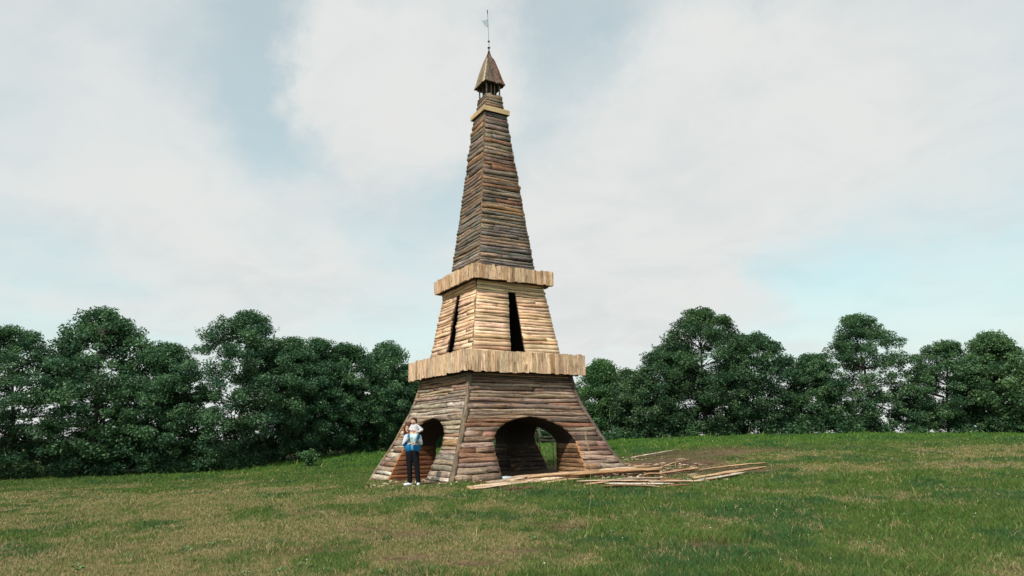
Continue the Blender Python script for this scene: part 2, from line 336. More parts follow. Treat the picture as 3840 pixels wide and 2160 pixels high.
def clad(stage, P, z0, z1, means, opening, prot, pal, mat, joint, jit=.28, end=.012):
    """rows of logs on all four faces; the two faces toward the meadow as single logs, the far two joined"""
    rear = MB()
    for k in range(4):
        rg = random.Random(100*k + int(z0*10)); z = z0; mean = means[0]
        while z < z1 - mean*.35:
            mean = means[0] + (means[1]-means[0])*(z-z0)/(z1-z0); h = mean*rg.uniform(1-jit, 1+jit); zt = min(z+h, z1)
            if z1-zt < mean*.4: zt = z1
            if opening is slit and z < 5.655-.01 < zt: zt = 5.655
            if opening is arch and z < ASP+AH < zt+.03: zt = ASP+AH+.045
            zc = (z+zt)/2
            e = lambda zz: hs(P, zz)+end
            edge = slit_edge if opening is slit else opening
            spans = []
            if opening(z) > 0.0 and (opening(zc) > 0 or opening is arch):
                spans = [(lambda zz: -e(zz), lambda zz: -edge(zz)), (lambda zz: edge(zz), lambda zz: e(zz))]
            else: spans = [(lambda zz: -e(zz), lambda zz: e(zz))]
            pieces = []
            for fL, fR in spans:
                Lg = fR(zc)-fL(zc)
                nj = 0 if Lg < 1.0 else (1 if rg.random() < joint else 0) + (1 if Lg > 3 and rg.random() < joint else 0)
                cuts = sorted(rg.uniform(.2, .8) for _ in range(nj)); cuts = [0]+cuts+[1]
                side = 0 if len(spans) == 1 else (-1 if fR(zc) <= 0 else 1)
                for a, b_ in zip(cuts[:-1], cuts[1:]):
                    if b_-a < .06: continue
                    ga = .004 if a > 0 else 0; gb = .004 if b_ < 1 else 0
                    pieces.append(((lambda zz, fL=fL, fR=fR, a=a, ga=ga: fL(zz)+(fR(zz)-fL(zz))*a+ga), (lambda zz, fL=fL, fR=fR, b_=b_, gb=gb: fL(zz)+(fR(zz)-fL(zz))*b_-gb), (1 if side == 1 and a == 0 and k == 1 and zc < ASP+.1 else 2, 1 if side == -1 and b_ == 1 and k == 0 and zc < ASP else 2)))  # sunlit look painted by brighter ends low on two jambs
            for fL, fR, ends in pieces:
                c = vary(rg.choice(pal(k, zc)), rg); pr = prot*rg.uniform(.75, 1.25)*(zt-z)/mean
                if k < 2:
                    mb = MB(); log_geom(mb, k, P, z, zt, fL, fR, pr, rg, nk=(21 if opening is arch and zt > ASP and z < ASP+AH else 5), ends=ends); mb.build('log', [mat, M_END, M_DIMEND], stage, True, c)
                else: log_geom(rear, k, P, z, zt, fL, fR, pr, rg, nk=3)
            z = zt
    o = rear.build('far_side_logs', [mat, M_END], stage, True, vary(pal(1, (z0+z1)/2)[0], rng, .01)); o['kind'] = 'stuff'

def backing(mb, P, z0, z1, opening, inset=.012, step=.06, mi=0):
    zs = np.linspace(z0, z1, max(2, int((z1-z0)/step)))
    if opening is arch: zs = np.concatenate([np.linspace(z0, ASP, 9)[:-1], ASP+AH*np.sin(np.linspace(0, math.pi/2, 28)), np.linspace(ASP+AH, z1, 8)[1:]])
    for k in range(4):
        n, t = face_frame(k)
        for a, b_ in zip(zs[:-1], zs[1:]):
            for sg in (-1, 1):
                q = []
                for zz in (a, b_):
                    e = hs(P, zz)-inset; q.append((n*e + t*(sg*opening(zz)) + kz*zz, n*e + t*(sg*e) + kz*zz))
                mb.add([q[0][0], q[0][1], q[1][1], q[1][0]], [(0, 1, 2, 3)], mi=mi)

GREYB = [(.275, .18, .138), (.345, .235, .178), (.31, .18, .128), (.385, .28, .215), (.255, .18, .145), (.345, .19, .122)]
PALEB = [(.40, .325, .25), (.46, .38, .30), (.34, .265, .20), (.42, .32, .225), (.33, .27, .215), (.52, .45, .37), (.36, .22, .135)]
def pal1(k, z):
    if k == 0: return PALEB if z < 2.4 else PALEB[:1] + GREYB[1:4] + PALEB[2:5]
    return GREYB + [(.33, .225, .155), (.37, .28, .205), (.13, .095, .075), (.27, .14, .085)]
def pal2(k, z): return [(.76, .515, .33), (.80, .56, .375), (.72, .475, .29), (.78, .54, .36), (.74, .52, .35), (.60, .375, .225)]
def pal3(k, z):
    if z < 8.4: return [(.235, .195, .155), (.29, .24, .19), (.20, .175, .15), (.26, .20, .15), (.22, .205, .18), (.17, .14, .115), (.31, .22, .15)]
    return [(.22, .165, .125), (.27, .20, .148), (.18, .148, .122), (.25, .17, .115), (.37, .225, .13), (.18, .175, .152), (.31, .245, .185), (.23, .175, .14), (.24, .13, .085)]

# --- arched base
mb = MB(); backing(mb, P1, -.45, 3.1, arch)
PR = [(AW*math.cos(a), ASP+AH*math.sin(a)) for a in np.linspace(0, math.pi, 25)]
for k in range(4):                       # groin vault over the two crossing passages
    n, t = face_frame(k)
    for (s0, za_), (s1, zb_) in zip(PR[:-1], PR[1:]):
        mb.add([n*(hs(P1, za_)-.014)+t*s0+kz*za_, n*(hs(P1, zb_)-.014)+t*s1+kz*zb_, n*abs(s1)+t*s1+kz*zb_, n*abs(s0)+t*s0+kz*za_], [(0, 1, 2, 3)])
    for sg in (-1, 1):                   # passage side walls of the legs
        zs = np.linspace(-.45, ASP, 8)
        for a, b_ in zip(zs[:-1], zs[1:]):
            q = AW+.012
            mb.add([n*(hs(P1, a)-.03)+t*sg*q+kz*a, n*(hs(P1, b_)-.03)+t*sg*q+kz*b_, n*q+t*sg*q+kz*b_, n*q+t*sg*q+kz*a], [(0, 1, 2, 3)])
base_stage = mb.build('arched_base', M_DARK, tower)
clad(base_stage, P1, -.32, 3.07, (.150, .083), arch, .060, pal1, M_BARK, .22, .34)
# logs lining the passages between the legs (face k, side sg): each leg has two lined sides
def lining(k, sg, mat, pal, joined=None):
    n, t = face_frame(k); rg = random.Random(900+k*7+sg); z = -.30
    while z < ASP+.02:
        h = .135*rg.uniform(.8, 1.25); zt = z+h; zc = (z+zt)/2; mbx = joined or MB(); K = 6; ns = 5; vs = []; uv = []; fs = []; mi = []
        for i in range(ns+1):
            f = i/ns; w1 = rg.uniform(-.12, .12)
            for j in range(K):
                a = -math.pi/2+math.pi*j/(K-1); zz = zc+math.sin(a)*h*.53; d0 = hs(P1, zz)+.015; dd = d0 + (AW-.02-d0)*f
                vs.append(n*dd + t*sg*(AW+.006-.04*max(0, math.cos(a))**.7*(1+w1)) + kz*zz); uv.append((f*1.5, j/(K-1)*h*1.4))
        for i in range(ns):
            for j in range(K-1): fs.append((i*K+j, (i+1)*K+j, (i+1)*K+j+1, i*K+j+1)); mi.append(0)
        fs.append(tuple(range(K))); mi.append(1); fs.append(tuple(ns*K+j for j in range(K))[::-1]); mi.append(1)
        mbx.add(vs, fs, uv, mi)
        if joined is None: mbx.build('passage_log', [mat, M_END if k < 2 else M_DIMEND], base_stage, True, vary(rg.choice(pal), rg))
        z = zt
REDP = [(.19, .08, .038), (.27, .14, .065), (.16, .065, .034), (.31, .18, .085), (.13, .055, .03)]
SHADEB = [(.075, .055, .042), (.09, .066, .05), (.06, .045, .036)]  # bark darkened to carry the shade deep inside the arch
WARM = [(.22, .13, .07), (.26, .16, .085), (.18, .105, .06)]
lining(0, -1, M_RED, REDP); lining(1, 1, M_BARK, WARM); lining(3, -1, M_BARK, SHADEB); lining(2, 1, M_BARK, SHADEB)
jn = MB()
for k, sg in [(0, 1), (1, -1), (2, -1), (3, 1)]: lining(k, sg, M_BARK, GREYB, jn)
o = jn.build('hidden_passage_logs', [M_BARK, M_END], base_stage, True, GREYB[1]); o['kind'] = 'stuff'
# corner slabs that cover the log ends of the base
for ci in range(4):
    a = TH + R([180, -90, 0, 90][ci]); d = Vector((math.cos(a), math.sin(a), 0)); tt = Vector((-d.y, d.x, 0)); rg = random.Random(50+ci)
    vs = []; uv = []; fs = []; zs = np.linspace(-.4, 3.06, 18); Lz = 0
    for i, zz in enumerate(zs):
        w = float(np.interp(zz, [p[0] for p in P1], [p[1] for p in P1])) + .055; wd = .085*(1+rg.uniform(-.25, .25)); th = .075*(1+rg.uniform(-.2, .2)); off = rg.uniform(-.02, .02)
        for (x, y) in [(-wd, -wd*.72), (-wd*.55, -wd*.30+th*.55), (0, th*.62), (wd*.55, -wd*.30+th*.55), (wd, -wd*.72), (0, -.09)]:
            vs.append(d*(w+y) + tt*(x+off) + kz*zz)
        uv += [(zz, j*.05) for j in range(6)]
    for i in range(len(zs)-1):
        for j in range(6): fs.append((i*6+j, i*6+(j+1) % 6, (i+1)*6+(j+1) % 6, (i+1)*6+j))
    fs.append(tuple(range(6))); fs.append(tuple((len(zs)-1)*6+j for j in range(6)))
    mesh_obj('corner_slab', vs, fs, M_BARK, base_stage, uv, None, True, vary([(.30, .22, .16), (.21, .155, .11), (.15, .12, .09), (.15, .12, .09)][ci], rg, .05))

# --- plank galleries
def gallery(w, z0, z1, w_in, pw, pal, mat, lab):
    mb = MB(); o_ = w/SQ2; i_ = w_in/SQ2 - .03
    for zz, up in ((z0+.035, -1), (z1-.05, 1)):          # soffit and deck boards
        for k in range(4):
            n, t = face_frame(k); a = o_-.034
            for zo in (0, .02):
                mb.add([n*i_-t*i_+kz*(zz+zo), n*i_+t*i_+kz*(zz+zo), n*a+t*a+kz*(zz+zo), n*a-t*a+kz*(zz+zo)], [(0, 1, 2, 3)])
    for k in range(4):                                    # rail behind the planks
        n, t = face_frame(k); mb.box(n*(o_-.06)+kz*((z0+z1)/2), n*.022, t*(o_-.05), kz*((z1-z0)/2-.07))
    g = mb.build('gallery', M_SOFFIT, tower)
    for k in range(4):
        n, t = face_frame(k); rg = random.Random(int(w*1000)+k); s = -o_ + (.0 if k % 2 else .0305)
        end = o_ - (.0305 if k % 2 == 0 else 0)
        while s < end-.01:
            e = min(end, s+pw*rg.uniform(.65, 1.4)); e = end if end-e < pw*.4 else e
            pb = MB(); oo = rg.uniform(-.010, .008)
            pb.box(n*(o_-.015+oo)+t*((s+e)/2)+kz*((z0+z1)/2+rg.uniform(-.02, .02)), n*.014, t*((e-s)/2-rg.uniform(.001, .006)), kz*((z1-z0)/2+rg.uniform(-.012, .016)))
            pb.build('plank', mat, g, False, vary(rg.choice(pal) if rg.random() > .05 else (.46, .27, .15), rg, .11, .03)); s = e
    return g
TANP = [(.71, .495, .315), (.75, .545, .36), (.68, .46, .285), (.73, .52, .335), (.64, .445, .285), (.62, .475, .335)]
gallery(2.96, 3.062, 3.665, 2.42, .118, TANP, M_PLANK, '')
# --- stage with the slit windows
mb = MB(); backing(mb, P2, 3.60, 5.98, slit)
for k in range(4):
    n, t = face_frame(k)
    for sg in (-1, 1):
        zs = [3.6, 4.3, 5.0, 5.655]
        for a, b_ in zip(zs[:-1], zs[1:]):
            q = [n*(hs(P2, zz)+.01-dp)+t*sg*(slit(zz-1e-4)+.002)+kz*zz for zz in (a, b_) for dp in (0, .03)]
            mb.add([q[0], q[1], q[3], q[2]], [(0, 1, 2, 3)], mi=1)
    zz = 5.655; s = slit(zz-1e-4)+.002
    mb.add([n*hs(P2, zz)-t*s+kz*zz, n*hs(P2, zz)+t*s+kz*zz, n*(hs(P2, zz)-.03)+t*s+kz*zz, n*(hs(P2, zz)-.03)-t*s+kz*zz], [(0, 1, 2, 3)], mi=1)
M_JAMB, _ = principled('slit_jamb_wood', (.15, .07, .035), .9)
win_stage = mb.build('slit_window_stage', [M_DARK, M_JAMB], tower)
clad(win_stage, P2, 3.62, 5.97, (.128, .084), slit, .046, pal2, M_PEEL, .13, .3)
gallery(2.065, 5.945, 6.392, 1.645, .105, [(.64, .44, .275), (.68, .48, .31), (.54, .34, .20), (.66, .465, .30)], M_PLANK, '')
# --- spire
mb = MB(); backing(mb, P3, 6.34, 12.16, none, step=.5); spire = mb.build('spire_stage', M_DARK, tower)
clad(spire, P3, 6.36, 12.13, (.108, .162), none, .056, pal3, M_BARK, .12, .27)
def corner_batten(stage, P, z0, z1, col, wd, mat):
    for ci in range(4):
        a = TH + R([180, -90, 0, 90][ci]); d = Vector((math.cos(a), math.sin(a), 0)); tt = Vector((-d.y, d.x, 0)); rg = random.Random(70+ci)
        vs = []; uv = []; fs = []; zs = np.linspace(z0, z1, max(5, int((z1-z0)/.22)))
        for zz in zs:
            w = hs(P, zz)*SQ2 + .022; ww = wd*(1+rg.uniform(-.3, .3)); of = rg.uniform(-.008, .008)
            for (x, y) in [(-ww, -ww), (0, wd*.5), (ww, -ww), (0, -.05)]: vs.append(d*(w+y)+tt*(x+of)+kz*zz)
            uv += [(zz, j*.04) for j in range(4)]
        for i in range(len(zs)-1):
            for j in range(4): fs.append((i*4+j, i*4+(j+1) % 4, (i+1)*4+(j+1) % 4, (i+1)*4+j))
        mesh_obj('corner_batten', vs, fs, mat, stage, uv, None, False, vary(col, rg, .1))
corner_batten(win_stage, P2, 3.62, 5.95, (.58, .42, .25), .026, M_PEEL)
corner_batten(spire, P3, 6.36, 12.12, (.36, .24, .14), .024, M_BARK)
# --- top collar of plain boards
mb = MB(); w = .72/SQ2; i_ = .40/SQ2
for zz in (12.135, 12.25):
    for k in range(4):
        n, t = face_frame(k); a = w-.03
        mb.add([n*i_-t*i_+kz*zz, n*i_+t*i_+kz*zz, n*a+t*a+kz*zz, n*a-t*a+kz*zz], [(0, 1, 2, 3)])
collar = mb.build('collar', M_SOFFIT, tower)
for k in range(4):
    n, t = face_frame(k); pb = MB(); ln = w - (.0255 if k % 2 == 0 else 0)
    pb.box(n*(w-.0125)+kz*12.2, n*.0125, t*ln, kz*.085); bo = pb.build('board', M_BOARD, collar, False, vary((.52, .40, .225), rng, .06))
    me = bo.data; ul = me.uv_layers[0]
    for lp in me.loops:
        v = Vector(me.vertices[lp.vertex_index].co); ul.data[lp.index].uv = (v.dot(t), v.z)
# --- lantern: log courses, posts, roof
mb = MB(); backing(mb, P4, 12.2, 12.86, none, step=.3)
for k in range(4):
    n, t = face_frame(k); a = hs(P4, 12.86)-.012; mb.add([Vector((0, 0, 12.86)), n*a-t*a+kz*12.86, n*a+t*a+kz*12.86], [(0, 1, 2)])
lantern = mb.build('lantern', M_DARK, tower)
clad(lantern, P4, 12.24, 12.88, (.13, .12), none, .045, pal3, M_BARK, .35)
a0 = .36/SQ2
for (sx, sy, rr, c) in [(-1, -1, .032, .16), (1, -1, .032, .2), (1, 1, .03, .12), (-1, 1, .03, .12), (-.3, -1, .017, .18), (.25, -1, .015, .14), (-1, .1, .017, .14), (1, 0.1, .017, .12)]:
    n, t = face_frame(1); p = t*sx*a0 - n*sy*a0; mbp = MB(); mbp.tube([p+kz*12.82, p*1.01+kz*13.1, p*1.02+kz*13.48], [rr, rr*.92, rr*.95], 8)
    mbp.build('post', M_BARK, lantern, True, (c*1.25, c, c*.8))
mbp = MB(); n, t = face_frame(1); mbp.box(kz*13.12, n*.185, t*.185, kz*.27); mbp.build('shade_core', M_DARK, lantern)  # dark box added between the posts, standing in for shade under the roof
mbp = MB()
for sx in (-.35, .45): 
    n, t = face_frame(1); mbp.box(t*sx*a0*1.5 + n*a0*.98 + kz*12.893, t*.05, n*.05, kz*.012)
mbp.build('sill_chip', M_PALEMETAL, lantern)
PRF = [(13.33, .550), (13.5, .474), (13.85, .362), (14.23, .226), (14.44, .135), (14.6, .052), (14.74, .016)]
mb = MB()
for k in range(4):
    n, t = face_frame(k)
    for (z0, w0), (z1, w1) in zip(PRF[:-1], PRF[1:]):
        a, b_ = w0/SQ2-.012, w1/SQ2-.008
        mb.add([n*a-t*a+kz*z0, n*a+t*a+kz*z0, n*b_+t*b_+kz*z1, n*b_-t*b_+kz*z1], [(0, 1, 2, 3)])
    a = .55/SQ2-.012; mb.add([kz*13.40, n*a-t*a+kz*13.335, n*a+t*a+kz*13.335], [(0, 1, 2)])
roof = mb.build('roof', M_SOFFIT, tower)
for k in range(4):
    n, t = face_frame(k); rg = random.Random(300+k); nb = 6; cuts = np.linspace(-1, 1, nb+1)
    for i in range(nb):
        c0, c1 = cuts[i]+.012, cuts[i+1]-.012; mid = abs((c0+c1)/2); ztop = 14.70 - mid*.42 + rg.uniform(-.07, .06); zs = [13.29+rg.uniform(-.02, .03), 13.5, 13.85, 14.23]
        zs += [z for z in (14.4, 14.5) if z < ztop-.05] + [ztop]
        vs = []; uv = []; fs = []
        for zz in zs:
            e = hs([(13.2, .605)]+PRF, zz) + .004; o_ = .022 + rg.uniform(-.006, .006)
            for c in (c0, c1):
                s = e*c
                if zz > 14.3: s = max(min(s, 9), -9)
                vs += [n*e+t*s+kz*zz, n*(e+o_)+t*s+kz*zz]; uv += [(zz, s*1.5), (zz, s*1.5+.02)]
        for q in range(len(zs)-1):
            b0, b1 = q*4, q*4+4; fs += [(b0+1, b0+3, b1+3, b1+1), (b0, b0+1, b1+1, b1), (b0+3, b0+2, b1+2, b1+3), (b0+2, b0, b1, b1+2)]
        fs += [(0, 2, 3, 1), (len(vs)-4, len(vs)-3, len(vs)-1, len(vs)-2)]
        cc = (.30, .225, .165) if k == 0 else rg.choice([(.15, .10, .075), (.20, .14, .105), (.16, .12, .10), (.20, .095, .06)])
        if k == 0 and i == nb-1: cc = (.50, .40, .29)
        mesh_obj('roof_board', vs, fs, M_ROOF, roof, uv, None, False, vary(cc, rg, .15))
mb = MB()
zz_ = [14.66, 14.74, 14.80, 14.825, 14.85, 14.87, 14.885, 14.9]; rr_ = [.05, .026, .016, .02, .042, .046, .03, .008]
mb.tube([(0, 0, z) for z in zz_], rr_, 10)
for q in range(6): a = q*1.05; mb.box((math.cos(a)*.042, math.sin(a)*.042, 14.862), Vector((.011, 0, 0)), Vector((0, .011, 0)), Vector((0, 0, .014)))
mb.build('finial', M_METAL, tower, True)
pole_pts = [(0, 0, 14.88), (.002, 0, 15.11), (-.008, 0, 15.5), (-.018, 0, 15.86), (-.03, 0, 16.2), (-.036, 0, 16.37)]
mb = MB(); mb.tube(pole_pts, [.0065, .0075, .007, .007, .008, .011], 6)
mb.tube([(-.030, 0, 16.22), (-.033, 0, 16.30), (-.036, 0, 16.36), (-.036, 0, 16.375)], [.011, .017, .016, .026], 7)
vane = mb.build('vane_pole', M_METAL, tower, True)
mb = MB(); mb.tube([(.001, 0, 15.075), (.001, 0, 15.09), (.001, 0, 15.115), (.001, 0, 15.14), (.001, 0, 15.16)], [.01, .032, .042, .03, .008], 9); mb.build('knob', M_METAL, vane, True)
M_FLAG = bpy.data.materials.new('pale_pennant'); M_FLAG.use_nodes = True; N, L = NT(M_FLAG.node_tree); M_FLAG.node_tree.nodes.remove(M_FLAG.node_tree.nodes['Principled BSDF'])
d1 = N('ShaderNodeBsdfDiffuse'); d1.inputs[0].default_value = (.50, .62, .62, 1); t1 = N('ShaderNodeBsdfTranslucent'); t1.inputs[0].default_value = (.50, .64, .64, 1); tr = N('ShaderNodeBsdfTransparent')
s1 = N('ShaderNodeMixShader'); s1.inputs[0].default_value = .5; L(d1.outputs[0], s1.inputs[1]); L(t1.outputs[0], s1.inputs[2])
s2 = N('ShaderNodeMixShader'); s2.inputs[0].default_value = .6; L(tr.outputs[0], s2.inputs[1]); L(s1.outputs[0], s2.inputs[2]); L(s2.outputs[0], M_FLAG.node_tree.nodes['Material Output'].inputs[0])
fv = []; ff = []; nn = 9
for i in range(nn):                     # quarter-round pennant, slightly rippled
    a = math.pi/2*i/(nn-1)
    for j in range(6):
        q = j/5; rx = .205*math.sin(math.pi/2 - a*.0)*q*math.cos(a*.98)**.55 if True else 0
        zz = 16.015 - .30*(i/(nn-1)); fv.append((-.018-rx*math.sqrt(max(0, 1-(i/(nn-1))**2)), .03*math.sin(q*3+a)*q, zz - .02*q))
for i in range(nn-1):
    for j in range(5): ff.append((i*6+j, i*6+j+1, (i+1)*6+j+1, (i+1)*6+j))
fl = mesh_obj('pennant', fv, ff, M_FLAG, vane, None, None, True)
sm = fl.modifiers.new('thickness', 'SOLIDIFY'); sm.thickness = .004
mb = MB(); mb.tube([(-.02-.17*math.sqrt(max(0, 1-q*q)), .012, 16.0-.285*q) for q in np.linspace(.1, 1, 9)], [.006]*9, 5)
mb.build('pennant_wire', principled('wire_grey', (.22, .27, .27), .6)[0], vane, True)

# ------------------------------------------------------------------ trees
def leaf_mat(name, lo, hi):
    mt = bpy.data.materials.new(name); mt.use_nodes = True; t = mt.node_tree; t.nodes.remove(t.nodes['Principled BSDF']); N, L = NT(t)
    at = N('ShaderNodeAttribute', attribute_name='tint'); oi = N('ShaderNodeObjectInfo')
    rp = ramp(N, [(0, lo), (1, hi)]); L(at.outputs['Fac'], rp.inputs[0])
    c = N('ShaderNodeMix', data_type='RGBA', blend_type='MULTIPLY'); c.inputs[0].default_value = 1; L(rp.outputs[0], c.inputs[6]); L(oi.outputs['Color'], c.inputs[7])
    d = N('ShaderNodeBsdfDiffuse'); L(c.outputs[2], d.inputs[0]); tl = N('ShaderNodeBsdfTranslucent'); L(c.outputs[2], tl.inputs[0])
    g = N('ShaderNodeBsdfGlossy'); g.inputs['Roughness'].default_value = .45; g.inputs[0].default_value = (.9, .95, .95, 1)
    m1 = N('ShaderNodeMixShader'); m1.inputs[0].default_value = .32; L(d.outputs[0], m1.inputs[1]); L(tl.outputs[0], m1.inputs[2])
    m2 = N('ShaderNodeMixShader'); m2.inputs[0].default_value = .015; L(m1.outputs[0], m2.inputs[1]); L(g.outputs[0], m2.inputs[2])
    L(m2.outputs[0], t.nodes['Material Output'].inputs[0]); return mt
M_LEAF = leaf_mat('leaf', (.040, .096, .050), (.155, .262, .112))
M_TRUNK = wood('tree_bark', (.10, .085, .065), .55, .7, .7)

def leaf_mesh(name, cen, size, g, up=.35, mat=None, tint=None):
    """cen: (n,3) leaf centres; every leaf a bent rhombus of its own"""
    n = len(cen); a = g.normal(size=(n, 3)); a /= np.linalg.norm(a, axis=1)[:, None]
    nn = g.normal(size=(n, 3)); nn[:, 2] = np.abs(nn[:, 2])+up; nn /= np.linalg.norm(nn, axis=1)[:, None]
    a -= nn*(a*nn).sum(1)[:, None]; a /= np.linalg.norm(a, axis=1)[:, None]+1e-9; b = np.cross(nn, a)
    s = (size*g.uniform(.6, 1.4, n))[:, None]
    v = np.stack([cen-a*s, cen+b*s*.55+nn*s*.12, cen+a*s-nn*s*.15, cen-b*s*.55+nn*s*.12], 1).reshape(-1, 3)
    me = bpy.data.meshes.new(name); me.vertices.add(4*n); me.vertices.foreach_set('co', v.astype(np.float32).ravel())
    me.loops.add(4*n); me.loops.foreach_set('vertex_index', np.arange(4*n, dtype=np.int32))
    me.polygons.add(n); me.polygons.foreach_set('loop_start', np.arange(0, 4*n, 4, dtype=np.int32)); me.polygons.foreach_set('loop_total', np.full(n, 4, np.int32))
    me.update(calc_edges=True); at = me.attributes.new('tint', 'FLOAT', 'POINT')
    tt = g.uniform(0, 1, n) if tint is None else tint; at.data.foreach_set('value', np.repeat(tt, 4).astype(np.float32))
    me.materials.append(mat or M_LEAF); return me

def tree_meshes(seed, H, Rc, low=.25, nclump=210, per=130, lsize=.075, ragged=.3):
    """limbs and crown of one broadleaf tree standing at the origin"""
    g = np.random.default_rng(seed); rg = random.Random(seed); mb = MB(); tips = []
    cl = []
    na = rg.randint(5, 8); amp = [rg.uniform(.75, 1.25) for _ in range(na)]; top_a = rg.uniform(0, 6.28); top_o = Rc*rg.uniform(.05, .35)
    def env(fr, ang):                              # uneven bell from the ground to the top
        q = (ang/6.283*na) % na; i0 = int(q) % na; f_ = q-int(q); lob = amp[i0]*(1-f_)+amp[(i0+1) % na]*f_
        return 1.18*Rc*lob*(.70+.30*math.sin(math.pi*min(1, fr*1.25)))*max(0, 1-max(0, fr-.58)**2*5.2)**.55
    for i in range(nclump):
        fr = rg.random()**.9; ang = rg.uniform(0, 6.283); rad = env(fr, ang)*rg.uniform(.0, 1)**.42
        r = rg.uniform(.26, .46)*(1 if rg.random() > .2 else .62)
        zz = low + r*.5 + fr*(H-low-r*1.1)
        cl.append((Vector((math.cos(ang)*rad+math.cos(top_a)*top_o*fr, math.sin(ang)*rad+math.sin(top_a)*top_o*fr, zz - .9*rad/Rc*max(0, fr-.45))), r))
    twigs = []
    for i in range(int(70*ragged)):                # thin leafy twigs breaking the outline
        a = rg.uniform(0, 6.28); fr = rg.uniform(.45, .97); rad = env(fr, a)*rg.uniform(.8, 1.0); d = Vector((math.cos(a)*rg.uniform(.1, .9), math.sin(a)*rg.uniform(.1, .9), rg.uniform(.4, 1.0))).normalized()
        p0 = Vector((math.cos(a)*rad+math.cos(top_a)*top_o*fr, math.sin(a)*rad+math.sin(top_a)*top_o*fr, low+.2+fr*(H-low-.5)-.9*rad/Rc*max(0, fr-.45))); twigs.append((p0, p0+d*rg.uniform(.35, .8)))
    # trunk and limbs
    nt = 1; rg.random(); ttop = []
    for q in range(nt):
        a = rg.uniform(0, 6.28); lean = rg.uniform(.05, .22)*H*(.5 if nt == 1 else 1); pts = []
        for i in range(7):
            f = i/6; pts.append(Vector((math.cos(a)*lean*f**1.4+rg.uniform(-.06, .06), math.sin(a)*lean*f**1.4+rg.uniform(-.06, .06), -.3+f*(H*.8+.3))))
        r0 = .045*H*(.6 if nt > 1 else .85)*.5; mb.tube(pts, [r0*(1-.8*i/6) for i in range(7)], 7); ttop += pts[2:]
    for p, r in cl[::5]:
        s = min(ttop, key=lambda q: (q-p).length + (3 if q.z > p.z else 0)); mid = (s+p)/2 + Vector((rg.uniform(-.15, .15), rg.uniform(-.15, .15), .12))
        mb.tube([s, mid, p], [.03, .02, .008], 5, cap=False)
    cen = []; tint = []
    for p, r in cl:
        k = int(per*(r/.36)**2)+12; q = g.normal(size=(k, 3)); q /= np.linalg.norm(q, axis=1)[:, None]; q *= (g.uniform(0, 1, k)**.45)[:, None]*r*np.array([1.25, 1.25, .8])
        cen.append(np.array(p)+q); tint.append(np.clip(g.uniform(.0, .7)+g.normal(0, .18, k), 0, 1))
    for p0, p1 in twigs:
        mb.tube([p0, p1], [.008, .003], 4, cap=False); f_ = g.uniform(0, 1, 16)[:, None]
        cen.append(np.array(p0)*(1-f_)+np.array(p1)*f_+g.normal(0, .045, (16, 3))); tint.append(g.uniform(.2, .8, 16))
    cen = np.concatenate(cen); tint = np.concatenate(tint)
    return mb, leaf_mesh('crown', cen, lsize, g, tint=tint)

